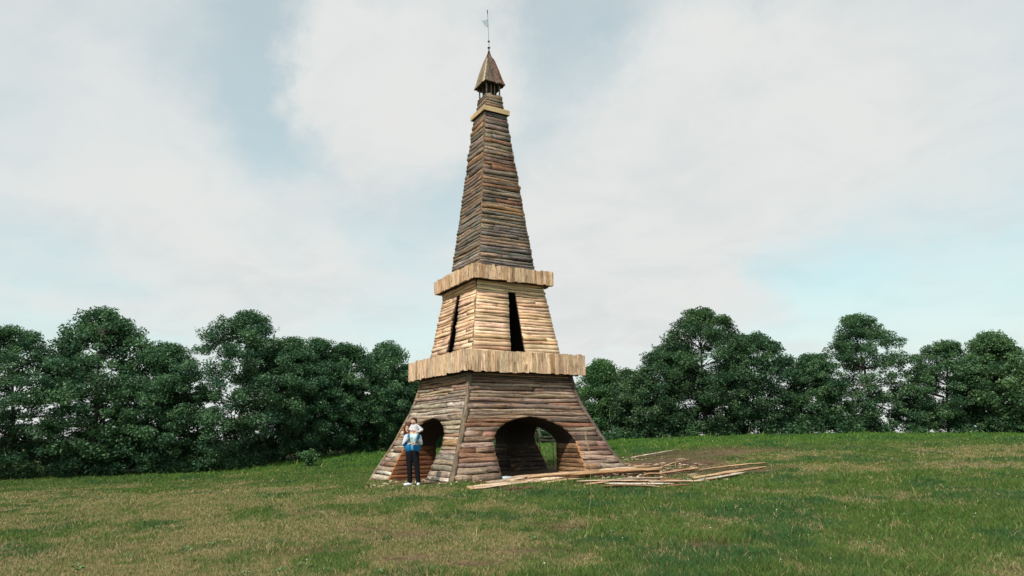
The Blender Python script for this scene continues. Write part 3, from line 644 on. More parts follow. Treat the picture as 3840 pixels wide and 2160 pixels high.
def plant_tree(name, label, x, y, top, Rc, seed, tint, cache=None, sub=None, rot=0, nclump=260, per=175, lsize=.056, low=.05, group=None, cat='tree'):
    z = gz(x, y); root = empty(name, (x, y, z)); root.rotation_euler.z = rot; tag(root, label, cat, group)
    if sub is None:
        mb, cm = tree_meshes(seed, top-z, Rc, low, nclump, per, lsize); tk = mb.build('trunk', M_TRUNK, root, True, (.10, .085, .07)); H = top-z
        co = bpy.data.objects.new('crown', cm); COL.objects.link(co); co.parent = root
    else:
        src, H = sub; sc = (top-z)/H
        for ch in src.children:
            o = ch.copy(); COL.objects.link(o); o.parent = root; o.scale = (sc, sc, sc)
            if ch.name.startswith('crown'): co = o
        H = top-z
    co.color = (*tint, 1); return root, H
G1 = 'broadleaf trees in the hedge left of the tower'; G2 = 'broadleaf trees in the hedge right of the tower'
T = {}
for key, lab, x, y, top, Rc, seed, tint, grp in [
    ('a', 'tall dark tree with rounded top, highest of the hedge left of the tower', -12.6, 11.4, 7.6, 2.7, 21, (.92, 1, 1.05), G1),
    ('b', 'tree on the right flank of the tall tree in the left hedge', -10.6, 13.0, 6.5, 2.1, 22, (.85, .95, .95), G1),
    ('c', 'tree with wispy sprigs on top above the low shrub in the left hedge', -9.4, 14.6, 6.75, 1.9, 23, (.8, .92, .95), G1),
    ('d', 'dense tree in the middle of the hedge left of the tower', -8.0, 16.0, 6.5, 2.3, 24, (.8, .92, .9), G1),
    ('e', 'round topped tree, second nearest to the tower in the left hedge', -6.7, 17.4, 6.9, 2.0, 25, (.9, 1, 1), G1),
    ('f', 'lower tree beside the left end of the big plank gallery', -5.0, 19.2, 5.6, 2.0, 26, (.85, 1, .95), G1),
    ('g', 'tree mostly hidden behind the left leg of the tower', -3.2, 20.5, 4.9, 1.8, 27, (.8, 1, .95), G1),
    ('h', 'tree seen through the arches behind the tower', 0.4, 21.5, 4.8, 2.0, 28, (.9, 1.1, .9), G2),
    ('i', 'tree mostly hidden behind the right leg of the tower', 3.2, 19.6, 4.6, 1.7, 29, (.9, 1.05, .95), G2),
    ('j', 'small bright green tree just right of the big plank gallery', 6.3, 18.4, 5.8, 1.5, 30, (1.0, 1.08, .85), G2),
    ('k', 'loose grey green tree between the small tree and the tallest one', 8.2, 17.2, 5.1, 1.7, 31, (.88, .88, .88), G2),
    ('l', 'tree forming the left shoulder of the tallest right hand tree', 9.9, 16.6, 6.6, 1.9, 32, (.8, .82, .85), G2),
    ('m', 'tallest tree in the picture, broad crown in the right hedge', 11.7, 16.4, 8.5, 2.9, 33, (.82, .86, .8), G2),
    ('n', 'dark tree on the right flank of the tallest tree', 14.4, 15.6, 6.9, 2.2, 34, (.7, .78, .8), G2)]:
    T[key] = plant_tree('broadleaf_tree', lab, x, y, top, Rc, seed, tint, group=grp, nclump=110 if key in 'ghi' else (350 if key in 'abm' else 270))
for src, lab, x, y, top, rot, tint, grp in [
    ('b', 'hedge tree next left of the tall tree with rounded top', -15.8, 10.0, 5.9, 1.1, (.85, .95, .95), G1), ('e', 'hedge tree, third from the left edge of the view', -18.2, 9.2, 7.6, 2.0, (.9, 1, 1), G1),
    ('m', 'hedge tree, second from the left edge of the view', -21.2, 8.2, 6.4, 2.6, (.85, .95, .95), G1), ('c', 'hedge tree at the far left edge of the view', -23.8, 7.4, 6.4, .7, (.85, .95, .95), G1),
    ('l', 'hedge tree, fourth from the right edge of the view', 17.2, 14.8, 5.6, 1.4, (1, 1.05, 1), G2), ('a', 'hedge tree, third from the right edge of the view', 19.8, 14.2, 7.6, 2.9, (.95, 1, 1), G2),
    ('d', 'hedge tree, second from the right edge of the view', 22.8, 13.4, 5.9, .5, (1, 1.05, 1), G2), ('j', 'hedge tree at the far right edge of the view', 25.2, 12.6, 6.3, 1.9, (1.1, 1.1, 1), G2)]:
    plant_tree('broadleaf_tree', lab, x, y, top, 2, 0, tint, sub=T[src], rot=rot, group=grp)
# low growth along the foot of both hedges: one tangled mass
g = np.random.default_rng(77); cen = []; tint = []
line = [(-27, 5.4), (-23, 6.2), (-17.9, 7.9), (-12.2, 9.3), (-10.6, 11.2), (-9.0, 13.0), (-7.2, 15.2), (-5.6, 17.0), (-3, 18.8), (0.5, 19.4), (3.6, 17.9), (6.0, 16.3), (8.6, 15.4), (11.5, 14.2), (14.5, 13.5), (19.5, 12.6), (27, 11)]
lx = np.array([p[0] for p in line]); ly = np.array([p[1] for p in line])
for i in range(720):
    x = g.uniform(-26.5, 26.5); y = np.interp(x, lx, ly) + g.uniform(0.0, 2.6); r = g.uniform(.22, .5); zz = gz(x, y) + r*.55 + g.uniform(0, 2.3)*(y-np.interp(x, lx, ly))/2.6
    k = int(190*(r/.4)**2)+20; q = g.normal(size=(k, 3)); q /= np.linalg.norm(q, axis=1)[:, None]; q *= (g.uniform(0, 1, k)**.5)[:, None]*r
    cen.append(np.array((x, y, zz))+q); tint.append(np.clip(g.uniform(0, .5)+g.normal(0, .15, k), 0, 1))
um = leaf_mesh('hedge_undergrowth', np.concatenate(cen), .06, g, tint=np.concatenate(tint)); uo = bpy.data.objects.new('hedge_undergrowth', um); COL.objects.link(uo); uo.color = (.85, .95, .9, 1)
tag(uo, 'dark tangled undergrowth along the foot of the hedges', 'undergrowth', None, 'stuff')
# the single low shrub in front of the left hedge
sx, sy = -8.35, 9.3; sz = gz(sx, sy); sh = empty('low_shrub', (sx, sy, sz)); tag(sh, 'low spiky shrub on the grass in front of the left hedge', 'shrub')
g = np.random.default_rng(5); mb = MB(); cen = []
for i in range(46):
    a = g.uniform(0, 6.28); l = g.uniform(.45, .85); sp = g.uniform(.1, .8); tip = Vector((math.cos(a)*sp*l, math.sin(a)*sp*l, l*math.sqrt(1-min(.9, sp*sp*.9))))
    mb.tube([(0, 0, 0), tip*.55+Vector((0, 0, .08)), tip], [.008, .006, .003], 4)
    for f in np.linspace(.25, 1, 26): cen.append(np.array(tip*f + Vector((0, 0, .1*math.sin(f*3.1))))+g.normal(0, .045, 3))
mb.build('stem', M_TRUNK, sh, False, (.09, .10, .05)); lm = leaf_mesh('foliage', np.array(cen), .06, g); lo = bpy.data.objects.new('foliage', lm); COL.objects.link(lo); lo.parent = sh; lo.color = (.9, 1, .9, 1)

# ------------------------------------------------------------------ grass
M_GRASS = bpy.data.materials.new('grass_blade'); M_GRASS.use_nodes = True; t = M_GRASS.node_tree; t.nodes.remove(t.nodes['Principled BSDF']); N, L = NT(t)
at = N('ShaderNodeAttribute', attribute_name='Col'); d = N('ShaderNodeBsdfDiffuse'); L(at.outputs['Color'], d.inputs[0]); tl = N('ShaderNodeBsdfTranslucent'); L(at.outputs['Color'], tl.inputs[0])
ms = N('ShaderNodeMixShader'); ms.inputs[0].default_value = .35; L(d.outputs[0], ms.inputs[1]); L(tl.outputs[0], ms.inputs[2]); L(ms.outputs[0], t.nodes['Material Output'].inputs[0])
def grass(n, dmin, dmax, seed, power):
    g = np.random.default_rng(seed)
    u = g.uniform(0, 1, n); r = (dmin**power + u*(dmax**power-dmin**power))**(1/power)   # dense near the camera, thinner far off
    ang = g.uniform(-.74, .84, n); x = r*np.tan(ang); y = CAM_P.y + r
    k = (y < np.interp(x, lx, ly)+1.0) & (np.abs(x) < 27); x, y, r = x[k], y[k], r[k]
    # inside the tower footprint: nothing grows
    c, s = math.cos(TH+math.pi/4), math.sin(TH+math.pi/4); p = np.abs(x*c+y*s); q = np.abs(-x*s+y*c); inside = (p < 2.97) & (q < 2.97)
    soil = dirt_mask(x, y); keep = (~inside) & (g.uniform(0, 1, len(x)) > soil*.93); x, y, r, soil = x[keep], y[keep], r[keep], soil[keep]
    n = len(x); dry = dry_mask(x, y); tuft = sstep(.55, .78, fbm(x*1.4, y*1.4, 61, 3)); far = sstep(4, 12, y)
    h = (.028+.028*g.uniform(0, 1, n)**1.5)*(1-.35*dry)*(1+1.0*tuft)*(1-.5*soil) + far*.10*g.uniform(.3, 1, n) + .02*(x > 1)*(y < -4)*(1-dry)
    h *= np.where(g.uniform(0, 1, n) < .012, 2.2, 1.0)*1.15
    wall = np.maximum(p, q)[keep]-2.95; h *= 1 + 1.6*sstep(.35, .05, wall)*g.uniform(0, 1, n)**2
    w = np.maximum(.0026, r*.00050)*g.uniform(.7, 1.5, n); z = ground_z(x, y)
    a = g.uniform(0, 6.283, n); dx, dy = np.cos(a), np.sin(a); b = g.uniform(0, 6.283, n); le = h*g.uniform(.15, .95, n)
    lxx, lyy = np.cos(b)*le, np.sin(b)*le
    P = np.stack([np.stack([x-dx*w, y-dy*w, z-.005], 1), np.stack([x+dx*w*1.1+lxx*.3, y+dy*w*1.1+lyy*.3, z+h*.5], 1),
                  np.stack([x+lxx, y+lyy, z+h], 1), np.stack([x-dx*w*.5+lxx*.3, y-dy*w*.5+lyy*.3, z+h*.55], 1)], 1)
    near = r < 15; 
    gr1 = np.array([.082, .158, .034]); gr2 = np.array([.140, .205, .058]); gr3 = np.array([.066, .142, .048]); st1 = np.array([.42, .35, .18]); st2 = np.array([.29, .235, .11]); br = np.array([.15, .10, .055])
    f = fbm(x*.8, y*.8, 71, 3)[:, None]; e = g.uniform(0, 1, (n, 1))
    col = gr1*(1-f)+gr2*f; bl = sstep(.52, .7, fbm(x*1.1+40, y*1.1, 81, 3))[:, None]; col = col*(1-bl)+gr3*bl
    sel = (g.uniform(0, 1, n) < np.clip((dry*.58+.05)*(1-.8*far), 0, 1))[:, None]; col = np.where(sel, st1*e+st2*(1-e), col)
    col = np.where((g.uniform(0, 1, n) < soil*.7)[:, None], br*(.6+e), col); col = col*(.75+.5*g.uniform(0, 1, (n, 1)))
    col = col*(1 + far[:, None]*np.array([.02, .20, -.04]))
    me = bpy.data.meshes.new('grass'); me.vertices.add(4*n); me.vertices.foreach_set('co', P.astype(np.float32).ravel())
    o = np.arange(n, dtype=np.int32)*4; cnt = np.where(near, 4, 3).astype(np.int32); li = np.stack([o, o+1, o+2, o+3], 1); li = li[np.stack([np.ones(n, bool), np.ones(n, bool), np.ones(n, bool), near], 1)]
    me.loops.add(len(li)); me.loops.foreach_set('vertex_index', li); me.polygons.add(n); me.polygons.foreach_set('loop_start', np.concatenate([[0], np.cumsum(cnt)[:-1]]).astype(np.int32)); me.polygons.foreach_set('loop_total', cnt)
    me.update(calc_edges=True); ca = me.attributes.new('Col', 'FLOAT_COLOR', 'POINT'); c4 = np.ones((n, 4, 4), np.float32); c4[:, :, :3] = col[:, None, :]; ca.data.foreach_set('color', c4.ravel())
    me.materials.append(M_GRASS); return me
ob = bpy.data.objects.new('grass', grass(820000, 6.2, 42, 91, .55)); COL.objects.link(ob)
tag(ob, 'short patchy meadow grass, part green and part straw coloured', 'grass', None, 'stuff')
# daisies and clover heads dotted in the grass
g = np.random.default_rng(15); mb = MB()
for i in range(150):
    r = g.uniform(7, 22); x = r*math.tan(g.uniform(-.5, .8)); y = CAM_P.y+r
    if x < 0 and g.uniform() < .7: continue
    z = gz(x, y)+.06+g.uniform(0, .03); s = g.uniform(.006, .011); k = 6
    mb.add([(x, y, z+.004)]+[(x+math.cos(q*6.283/k)*s, y+math.sin(q*6.283/k)*s, z+g.uniform(-.004, .004)) for q in range(k)], [(0, 1+q, 1+(q+1) % k) for q in range(k)])
    mb.add([(x-.002, y, z-.08), (x+.002, y, z-.08), (x, y, z)], [(0, 1, 2)])
o = mb.build('daisies', principled('petal', (.7, .68, .6), .8)[0]); tag(o, 'tiny pale flower heads dotted through the grass', 'flowers', None, 'stuff')
# plantain rosettes and clover among the grass
g = np.random.default_rng(19); mb = MB()
for i in range(900):
    r = 6.8 + 13*g.uniform()**1.3; x = r*math.tan(g.uniform(-.72, .82)); y = CAM_P.y+r
    if vnoise(x*.9, y*.9, 91) < .52 or (abs(x) < 3.6 and y > -5.5): continue
    z = gz(x, y); nl = g.integers(4, 8); mi_ = int(g.integers(0, 2)); a0_ = g.uniform(0, 6.28)
    for q in range(nl):
        a = a0_ + q*6.283/nl + g.uniform(-.3, .3); l = g.uniform(.03, .075); w_ = l*.28; dx, dy = math.cos(a), math.sin(a); hh = g.uniform(.02, .05)
        mb.add([(x, y, z+.005), (x+dx*l*.5-dy*w_, y+dy*l*.5+dx*w_, z+hh), (x+dx*l, y+dy*l, z+hh*.8), (x+dx*l*.5+dy*w_, y+dy*l*.5-dx*w_, z+hh)], [(0, 1, 2, 3)], mi=mi_)
o = mb.build('meadow_weeds', [principled('weed_leaf', (.075, .16, .05), .6)[0], principled('clover_leaf', (.13, .22, .10), .7)[0]]); tag(o, 'low broad leaved weeds and clover scattered in the grass', 'weeds', None, 'stuff')
# two dry stalks standing in the near grass
M_STRAW, _ = principled('straw', (.42, .37, .20), .8)
def stalk(pts, rad, label, head):
    x, y = pts[0][:2]; z = gz(x, y); root = empty('grass_stalk', (x, y, z)); mb = MB(); P = [Vector((p[0]-x, p[1]-y, p[2])) for p in pts]
    mb.tube(P, [rad*(1-.4*i/(len(P)-1)) for i in range(len(P))], 5); mb.build('stem', M_STRAW, root, True); tag(root, label, 'grass stalk')
    if head:
        mh = MB(); tp = P[-1]; hg = random.Random(3)
        for i in range(26):
            c = P[-2].lerp(tp, hg.uniform(-.2, 1.1)) + Vector((hg.uniform(-.012, .012), hg.uniform(-.012, .012), 0)); mh.box(c, Vector((.002, 0, .001)), Vector((0, .002, 0)), Vector((.001, 0, .008)))
        mh.build('seed_head', M_STRAW, root)
stalk([(1.06, -13.2, 0), (1.10, -13.2, .28), (1.16, -13.2, .62), (1.17, -13.2, .95), (1.15, -13.2, 1.2), (1.12, -13.2, 1.38)], .002, 'tall thin dry grass stalk curving up in front of the timber pile', True)
stalk([(-.25, -12.9, 0), (-.245, -12.9, .12), (-.235, -12.9, .24)], .005, 'short straight dry stalk alone in the near grass', False)

# ------------------------------------------------------------------ loose timber on the ground
M_SLAB = wood('fresh_slab', (.30, .165, .08), .50, .66, crack=.5, su=.8, bump=.4, fibre=.4)
M_SLABBARK = wood('slab_bark_edge', (.36, .17, .065), .50, .66, crack=.6, bump=.6, tint=(.17, .085, .04))
def slab(name, a, b, wd, th, la, lb, col, label, group, edge=(.30, .14, .06), bow=.02, tilt=0.0, cat='timber offcut'):
    """a split slab: flat pale face up, bark on its rounded underside, ends tapering off unevenly"""
    rg = random.Random(label+str(a)); la = la*.8 + .022; lb = lb*.8 + .022; wd *= 1.1; th *= .85; A = Vector((a[0], a[1], gz(*a)+la)); B = Vector((b[0], b[1], gz(*b)+lb)); d = (B-A); Lg = d.length; d.normalize()
    side = d.cross(kz).normalized(); up = side.cross(d).normalized(); c_, s_ = math.cos(tilt), math.sin(tilt); side, up = side*c_+up*s_, up*c_-side*s_
    ns = max(5, int(Lg/.18)); vs = []; uv = []; fs = []; mi = []; K = 6; ph = rg.uniform(0, 6)
    ta, tb = rg.uniform(.25, .9), rg.uniform(.15, .8)
    for i in range(ns+1):
        f = i/ns; w = wd*.5*(min(1, ta+f*5)*min(1, tb+(1-f)*4))*(1+.12*math.sin(ph+f*Lg*4)+rg.uniform(-.06, .06)); t_ = th*(1+rg.uniform(-.15, .15))*min(1, .5+min(f, 1-f)*6)
        c = d*(f*Lg) + up*(bow*4*f*(1-f) + th*.5 + .012) + side*(.03*math.sin(ph+f*3)+rg.uniform(-.006, .006))
        for (x, z) in [(-w, t_*.35), (w, t_*.35), (w*1.04, 0), (w*.6, -t_*.5), (-w*.6, -t_*.5), (-w*1.04, 0)]: vs.append(c + side*x + up*(z + rg.uniform(-.004, .004)))
        uv += [(f*Lg, x) for x in (0, wd, wd+.03, wd+.08, wd+.15, wd+.2)]
    for i in range(ns):
        for j in range(K): fs.append((i*K+j, (i+1)*K+j, (i+1)*K+(j+1) % K, i*K+(j+1) % K)); mi.append(0 if j == 0 else 1)
    fs.append(tuple(range(K))); mi.append(2); fs.append(tuple(ns*K+j for j in range(K))[::-1]); mi.append(2)
    me_o = mesh_obj(name, vs, fs, [M_SLAB, M_SLABBARK, M_END], None, uv, mi, False, col); me_o.location = A
    tag(me_o, label, cat, group)
    return me_o
PALE = (.56, .435, .31); TAN = (.47, .31, .18); GREY = (.50, .445, .375); BRN = (.24, .125, .06)
GP = 'split timber slabs heaped before the arch'; GF = 'pale slabs lying flat in front of the heap'
for a in [
 ((-.59, -6.01), (1.83, -3.84), .20, .05, 0, .03, PALE, 'longest pale slab, its tip reaching furthest left on the grass', GP),
 ((-.19, -4.57), (.82, -3.23), .17, .04, 0, .02, PALE, 'short pale slab behind the left tip of the longest slab', GP),
 ((.39, -3.35), (2.85, -2.2), .22, .07, .0, .05, (.52, .36, .24), 'thick slab with pinkish face along the sill of the big arch', GP),
 ((.83, -3.95), (2.65, -3.10), .20, .10, .02, .06, TAN, 'slab with brown bark edge lying against the thick slab', GP),
 ((1.19, -5.18), (2.06, -4.23), .12, .04, 0, .02, TAN, 'narrow slab pointing out of the heap just right of the longest slab', GP),
 ((1.39, -4.85), (2.25, -3.75), .07, .03, .03, .05, BRN, 'thin brown stick lying over the narrow slab', GP),
 ((2.20, -2.45), (3.95, -1.45), .24, .05, .08, .08, PALE, 'pale broad slab at the top of the heap near the right corner of the tower', GP),
 ((2.65, -2.35), (4.75, -1.35), .16, .06, .13, .10, TAN, 'tan slab with dark edge on the crest of the heap', GP),
 ((1.95, -3.55), (4.60, -2.45), .22, .10, .03, .06, (.50, .30, .15), 'orange brown beam forming the front edge of the heap', GP),
 ((2.75, -2.95), (4.15, -2.15), .20, .05, .13, .09, PALE, 'pale slab resting on the orange brown beam', GP),
 ((4.0, -2.0), (4.7, -1.65), .12, .05, .08, .06, TAN, 'short slab end sticking out of the right of the heap', GP),
 ((4.42, -2.75), (5.75, -1.95), .14, .05, .0, .05, TAN, 'slab with ragged bark reaching right from the heap', GP),
 ((4.02, -.35), (5.25, -.30), .14, .04, .0, .0, PALE, 'pale board on bare soil beside the right corner of the tower', None),
 ((5.1, -.45), (6.52, 1.47), .05, .04, .02, .10, TAN, 'long stick rising to the right across bare soil', None),
 ((4.05, -.15), (4.85, .70), .10, .03, 0, .02, TAN, 'thin offcut just behind the pale board by the right corner', None),
 ((3.9, -3.35), (4.35, -3.30), .10, .07, .02, .02, (.52, .32, .16), 'stubby block in front of the right end of the orange beam', None),
 ((5.75, -1.96), (8.2, -.6), .10, .04, .0, .04, TAN, 'slender pole on the grass at the right border beyond the heap', None),
 ((2.75, -4.75), (4.85, -4.30), .30, .035, .0, .0, GREY, 'widest grey slab, rearmost of the flat row', GF),
 ((1.95, -5.05), (3.95, -5.20), .16, .045, .0, .02, PALE, 'long slab second from the back of the flat row', GF),
 ((2.50, -5.70), (4.05, -5.80), .22, .05, .0, .0, (.64, .58, .50), 'bright slab with brown front edge in the flat row', GF),
 ((2.36, -6.38), (3.50, -6.75), .16, .05, .0, .0, PALE, 'front slab of the flat row, nearest the meadow', GF),
 ((3.42, -6.95), (4.25, -6.60), .07, .04, .0, .02, BRN, 'thin dark stick at the right end of the front slab', GF),
 ((3.6, -5.35), (4.95, -5.45), .15, .045, .02, .03, PALE, 'slab crossing the right half of the flat row', GF),
 ((3.9, -5.12), (4.35, -5.18), .13, .05, .05, .05, BRN, 'short brown bark piece on the flat row', GF),
 ((4.95, -4.15), (7.2, -3.1), .12, .05, .0, .16, TAN, 'slab propped upward at the right border', GF),
 ((4.80, -5.05), (6.4, -3.75), .16, .05, .0, .08, GREY, 'grey slab under the propped one at the right border', GF),
 ((2.02, -5.85), (2.65, -5.30), .10, .035, .0, .02, TAN, 'small offcut at the left end of the flat row', GF),
 ((5.11, 4.3), (7.4, 6.35), .11, .04, .03, .07, (.62, .55, .46), 'pale pole lying alone on the grass behind the tower to the right', None),
 ((-.60, -4.25), (-.36, -3.72), .06, .02, .0, .0, TAN, 'small splinter on the grass by the near leg', None)]:
    slab('timber_offcut', *a, bow=rng.uniform(-.01, .04), tilt=rng.uniform(-.24, .02))
# chips, bark shreds and splinters scattered round the work
g = np.random.default_rng(33); rg = random.Random(33); mb = MB()
def shred(x, y, l, w, mi, lift=.015):
    a = rg.uniform(-.4, .9) if rg.random() < .7 else rg.uniform(0, 6.28); z = gz(x, y)+lift; dx, dy = math.cos(a)*l/2, math.sin(a)*l/2; px, py = -math.sin(a)*w/2, math.cos(a)*w/2; q = rg.uniform(-.01, .02)
    v = [(x-dx-px*.4, y-dy-py*.4, z), (x-dx+px*.4, y-dy+py*.4, z+.004), (x+dx*.2+px, y+dy*.2+py, z+.012+q), (x+dx, y+dy, z+q), (x+dx*.2-px, y+dy*.2-py, z+.01)]
    v += [(p[0], p[1], p[2]-.008) for p in v]; mb.add(v, [(0, 4, 3, 2, 1), (5, 6, 7, 8, 9), (0, 1, 6, 5), (1, 2, 7, 6), (2, 3, 8, 7), (3, 4, 9, 8), (4, 0, 5, 9)], [(p[0], p[1]) for p in v], mi)
for cx, cy, sx, sy, n, ln, cols in [(3.4, -2.8, 1.5, .8, 190, .22, (0, 1)), (1.3, -3.5, 1.0, .5, 90, .18, (0, 0, 1)), (4.0, -4.6, 1.3, .35, 130, .22, (0, 0, 0, 1)), (5.6, .6, 1.4, 1.2, 120, .25, (1, 1, 0)), (-3.15, -3.0, .25, .3, 26, .16, (0, 0, 1)),
                             (.65, -6.05, .35, .16, 80, .12, (1,)), (5.35, -1.55, .28, .2, 90, .14, (1,)), (5.3, 4.1, .8, .6, 30, .12, (0,)), (.2, -2.0, .9, .6, 50, .15, (1, 1, 0)), (2.0, -1.6, .7, .4, 40, .15, (0, 1)), (-1.2, -5.0, 1.2, .5, 16, .09, (0,)), (-2.5, -2.6, 1.0, 1.0, 60, .1, (0, 1)), (-.3, -4.1, .7, .35, 60, .12, (0, 1, 1)), (4.3, -1.6, .8, .5, 60, .2, (0, 1))]:
    for i in range(n): shred(cx+g.normal()*sx*.6, cy+g.normal()*sy*.6, ln*rg.uniform(.25, 1.3), rg.uniform(.015, .05), rg.choice(cols), rg.uniform(.01, .05))
M_CHIP, _ = principled('fresh_chip', (.56, .44, .30), .85); M_BCHIP, _ = principled('bark_chip', (.11, .062, .036), .95)
o = mb.build('wood_chips', [M_CHIP, M_BCHIP]); tag(o, 'scattered wood chips and bark shreds round the tower foot', 'wood chips', None, 'stuff')
# pale stone at the left foot of the big arch
mb = MB(); vs = []
for (z, w, dpt) in [(0, .20, .14), (.06, .21, .145), (.095, .18, .12)]:
    for j in range(10):
        a = j*.6283; q = 1+.12*math.sin(j*2.3+z*20); vs.append((math.cos(a)*w*q, math.sin(a)*dpt*q, z))
fs = [(i*10+j, i*10+(j+1) % 10, i*10+10+(j+1) % 10, i*10+10+j) for i in range(2) for j in range(10)] + [tuple(20+j for j in range(10)), tuple(range(10))[::-1]]
st = mesh_obj('stone', vs, fs, principled('pale_stone', (.46, .50, .52), .85)[0]); st.location = (.24, -3.05, gz(.24, -3.05)); tag(st, 'flat pale blue grey stone at the left foot of the big arch', 'stone')

# ------------------------------------------------------------------ pole gate standing in the far right arch
n2, t2 = face_frame(2); gt = empty('pole_gate', n2*2.85 + t2*.45 + kz*.1); tag(gt, 'rough pole gate standing behind the big arch', 'gate')
def gpole(a, b, r, name, c):
    mb = MB(); P0 = Vector((t2*a[0]).to_tuple())+kz*a[1]; P1_ = t2*b[0]+kz*b[1]; mb.tube([P0, (P0+P1_)/2+Vector((.01, .01, 0)), P1_], [r, r*.93, r*.88], 7); mb.build(name, M_BARK, gt, True, c)
CP = (.62, .57, .44)
for s_, h_ in [(-1.3, 1.75), (-.35, 1.75), (.5, 1.72), (1.36, 1.68)]: gpole((s_, -.2), (s_+.02, h_), .035, 'post', CP)
for h_ in (.98, 1.09, 1.50): gpole((-1.38, h_), (1.39, h_+.02), .032, 'rail', CP)
for s_ in np.arange(-1.15, 1.3, .42): gpole((s_, .06), (s_+.02, 1.0), .014, 'upright', CP)

# ------------------------------------------------------------------ people
_b = bmesh.new(); bmesh.ops.create_icosphere(_b, subdivisions=2, radius=1); ICO = [v.co.copy() for v in _b.verts]; _b.free()
def fuse(name, shapes, voxel, mats, parent, smooth=2, matfn=None):
    """many tapered limbs and rounded forms grown into one continuous skin"""
    bm = bmesh.new()
    for sh in shapes:
        if sh[0] == 'c':
            tb = bmesh.new()
            for p, r in ((sh[1], sh[2]), (sh[3], sh[4])):
                for q in ICO: tb.verts.new(Vector(p)+q*r)
            bmesh.ops.convex_hull(tb, input=list(tb.verts)); bmesh.ops.delete(tb, geom=[v for v in tb.verts if not v.link_faces], context='VERTS')
            tm = bpy.data.meshes.new('t'); tb.to_mesh(tm); tb.free(); bm.from_mesh(tm); bpy.data.meshes.remove(tm)
        else:
            mt = Matrix.Translation(sh[1]) @ Matrix.Rotation(sh[3] if len(sh) > 3 else 0, 4, 'Y') @ Matrix.Diagonal((*sh[2], 1))
            bmesh.ops.create_icosphere(bm, subdivisions=3, radius=1, matrix=mt)
    me = bpy.data.meshes.new(name); bm.to_mesh(me); bm.free(); o = bpy.data.objects.new(name, me); COL.objects.link(o)
    r = o.modifiers.new('r', 'REMESH'); r.mode = 'VOXEL'; r.voxel_size = voxel; s = o.modifiers.new('s', 'SMOOTH'); s.iterations = smooth; s.factor = .5
    dg = bpy.context.evaluated_depsgraph_get(); nm = bpy.data.meshes.new_from_object(o.evaluated_get(dg)); o.modifiers.clear(); o.data = nm; bpy.data.meshes.remove(me); nm.name = name
    nm.materials.clear()
    for mt in mats: nm.materials.append(mt)
    nm.polygons.foreach_set('use_smooth', np.ones(len(nm.polygons), bool))
    if matfn: nm.polygons.foreach_set('material_index', np.array([matfn(p.center) for p in nm.polygons], np.int32))
    o.parent = parent; return o
V = Vector
M_SKIN, _ = principled('skin', (.56, .33, .24), .6); M_LIP, _ = principled('lip', (.45, .16, .14), .5); M_EYE, _ = principled('eye', (.06, .045, .04), .4)
def cloth(name, c, sc=60):
    mt, b = principled(name, c, .9, .08); N, L = NT(mt.node_tree); n = N('ShaderNodeTexNoise', i_Scale=9.0, i_Detail=4.0); tcx = N('ShaderNodeTexCoord'); L(tcx.outputs['Object'], n.inputs['Vector'])
    bp = N('ShaderNodeBump', i_Strength=.7, i_Distance=.03); L(n.outputs[0], bp.inputs['Height']); L(bp.outputs[0], b.inputs['Normal']); return mt
M_BLUE = cloth('blue_nylon', (.015, .17, .40)); M_WHITE = cloth('white_cloth', (.48, .54, .62)); M_NAVY = cloth('navy_cloth', (.035, .05, .14)); M_MINT = cloth('pale_mint_cloth', (.46, .60, .63))
M_BLACK = cloth('black_cloth', (.009, .010, .012)); M_CHILDW = cloth('white_knit', (.52, .51, .52)); M_SHOE = cloth('white_shoe', (.72, .75, .78)); M_HAIR = cloth('auburn_hair', (.10, .042, .026)); M_HAIR2 = cloth('brown_hair', (.075, .036, .022)); M_SOCK = cloth('blue_sock', (.25, .50, .65))
PX, PY = -2.06, -4.02; person = empty('person', (PX, PY, gz(PX, PY)+.015)); tag(person, 'person in blue and white zip jacket and black trousers holding up a small child', 'person')
def hand(w, d, side, sp, th_dir):
    """palm, four unequal bent fingers and a thumb from the side of the palm; d along the fingers, side across"""
    d = V(d).normalized(); side = V(side).normalized(); cur = V(sp).normalized(); sh = []; pc = V(w)+d*.045
    for q in (-1, 0, 1): sh.append(('c', V(w)+side*q*.010, .017, pc+side*q*.022+d*.022, .013))
    for q, ln in zip((-1.5, -.5, .5, 1.5), (.055, .066, .070, .060)):
        a = pc+side*q*.019+d*.028; b_ = a+d*ln*.42+cur*ln*.18; c_ = b_+d*ln*.16+cur*ln*.42; sh += [('c', a, .0098, b_, .009), ('c', b_, .009, c_, .0078)]
    a = V(w)+side*th_dir*.022+d*.018; b_ = a+side*th_dir*.022+d*.028; c_ = b_+d*.026+cur*.016; sh += [('c', a, .011, b_, .010), ('c', b_, .010, c_, .0085)]
    return sh
hc = V((-.172, -.015, 1.435))
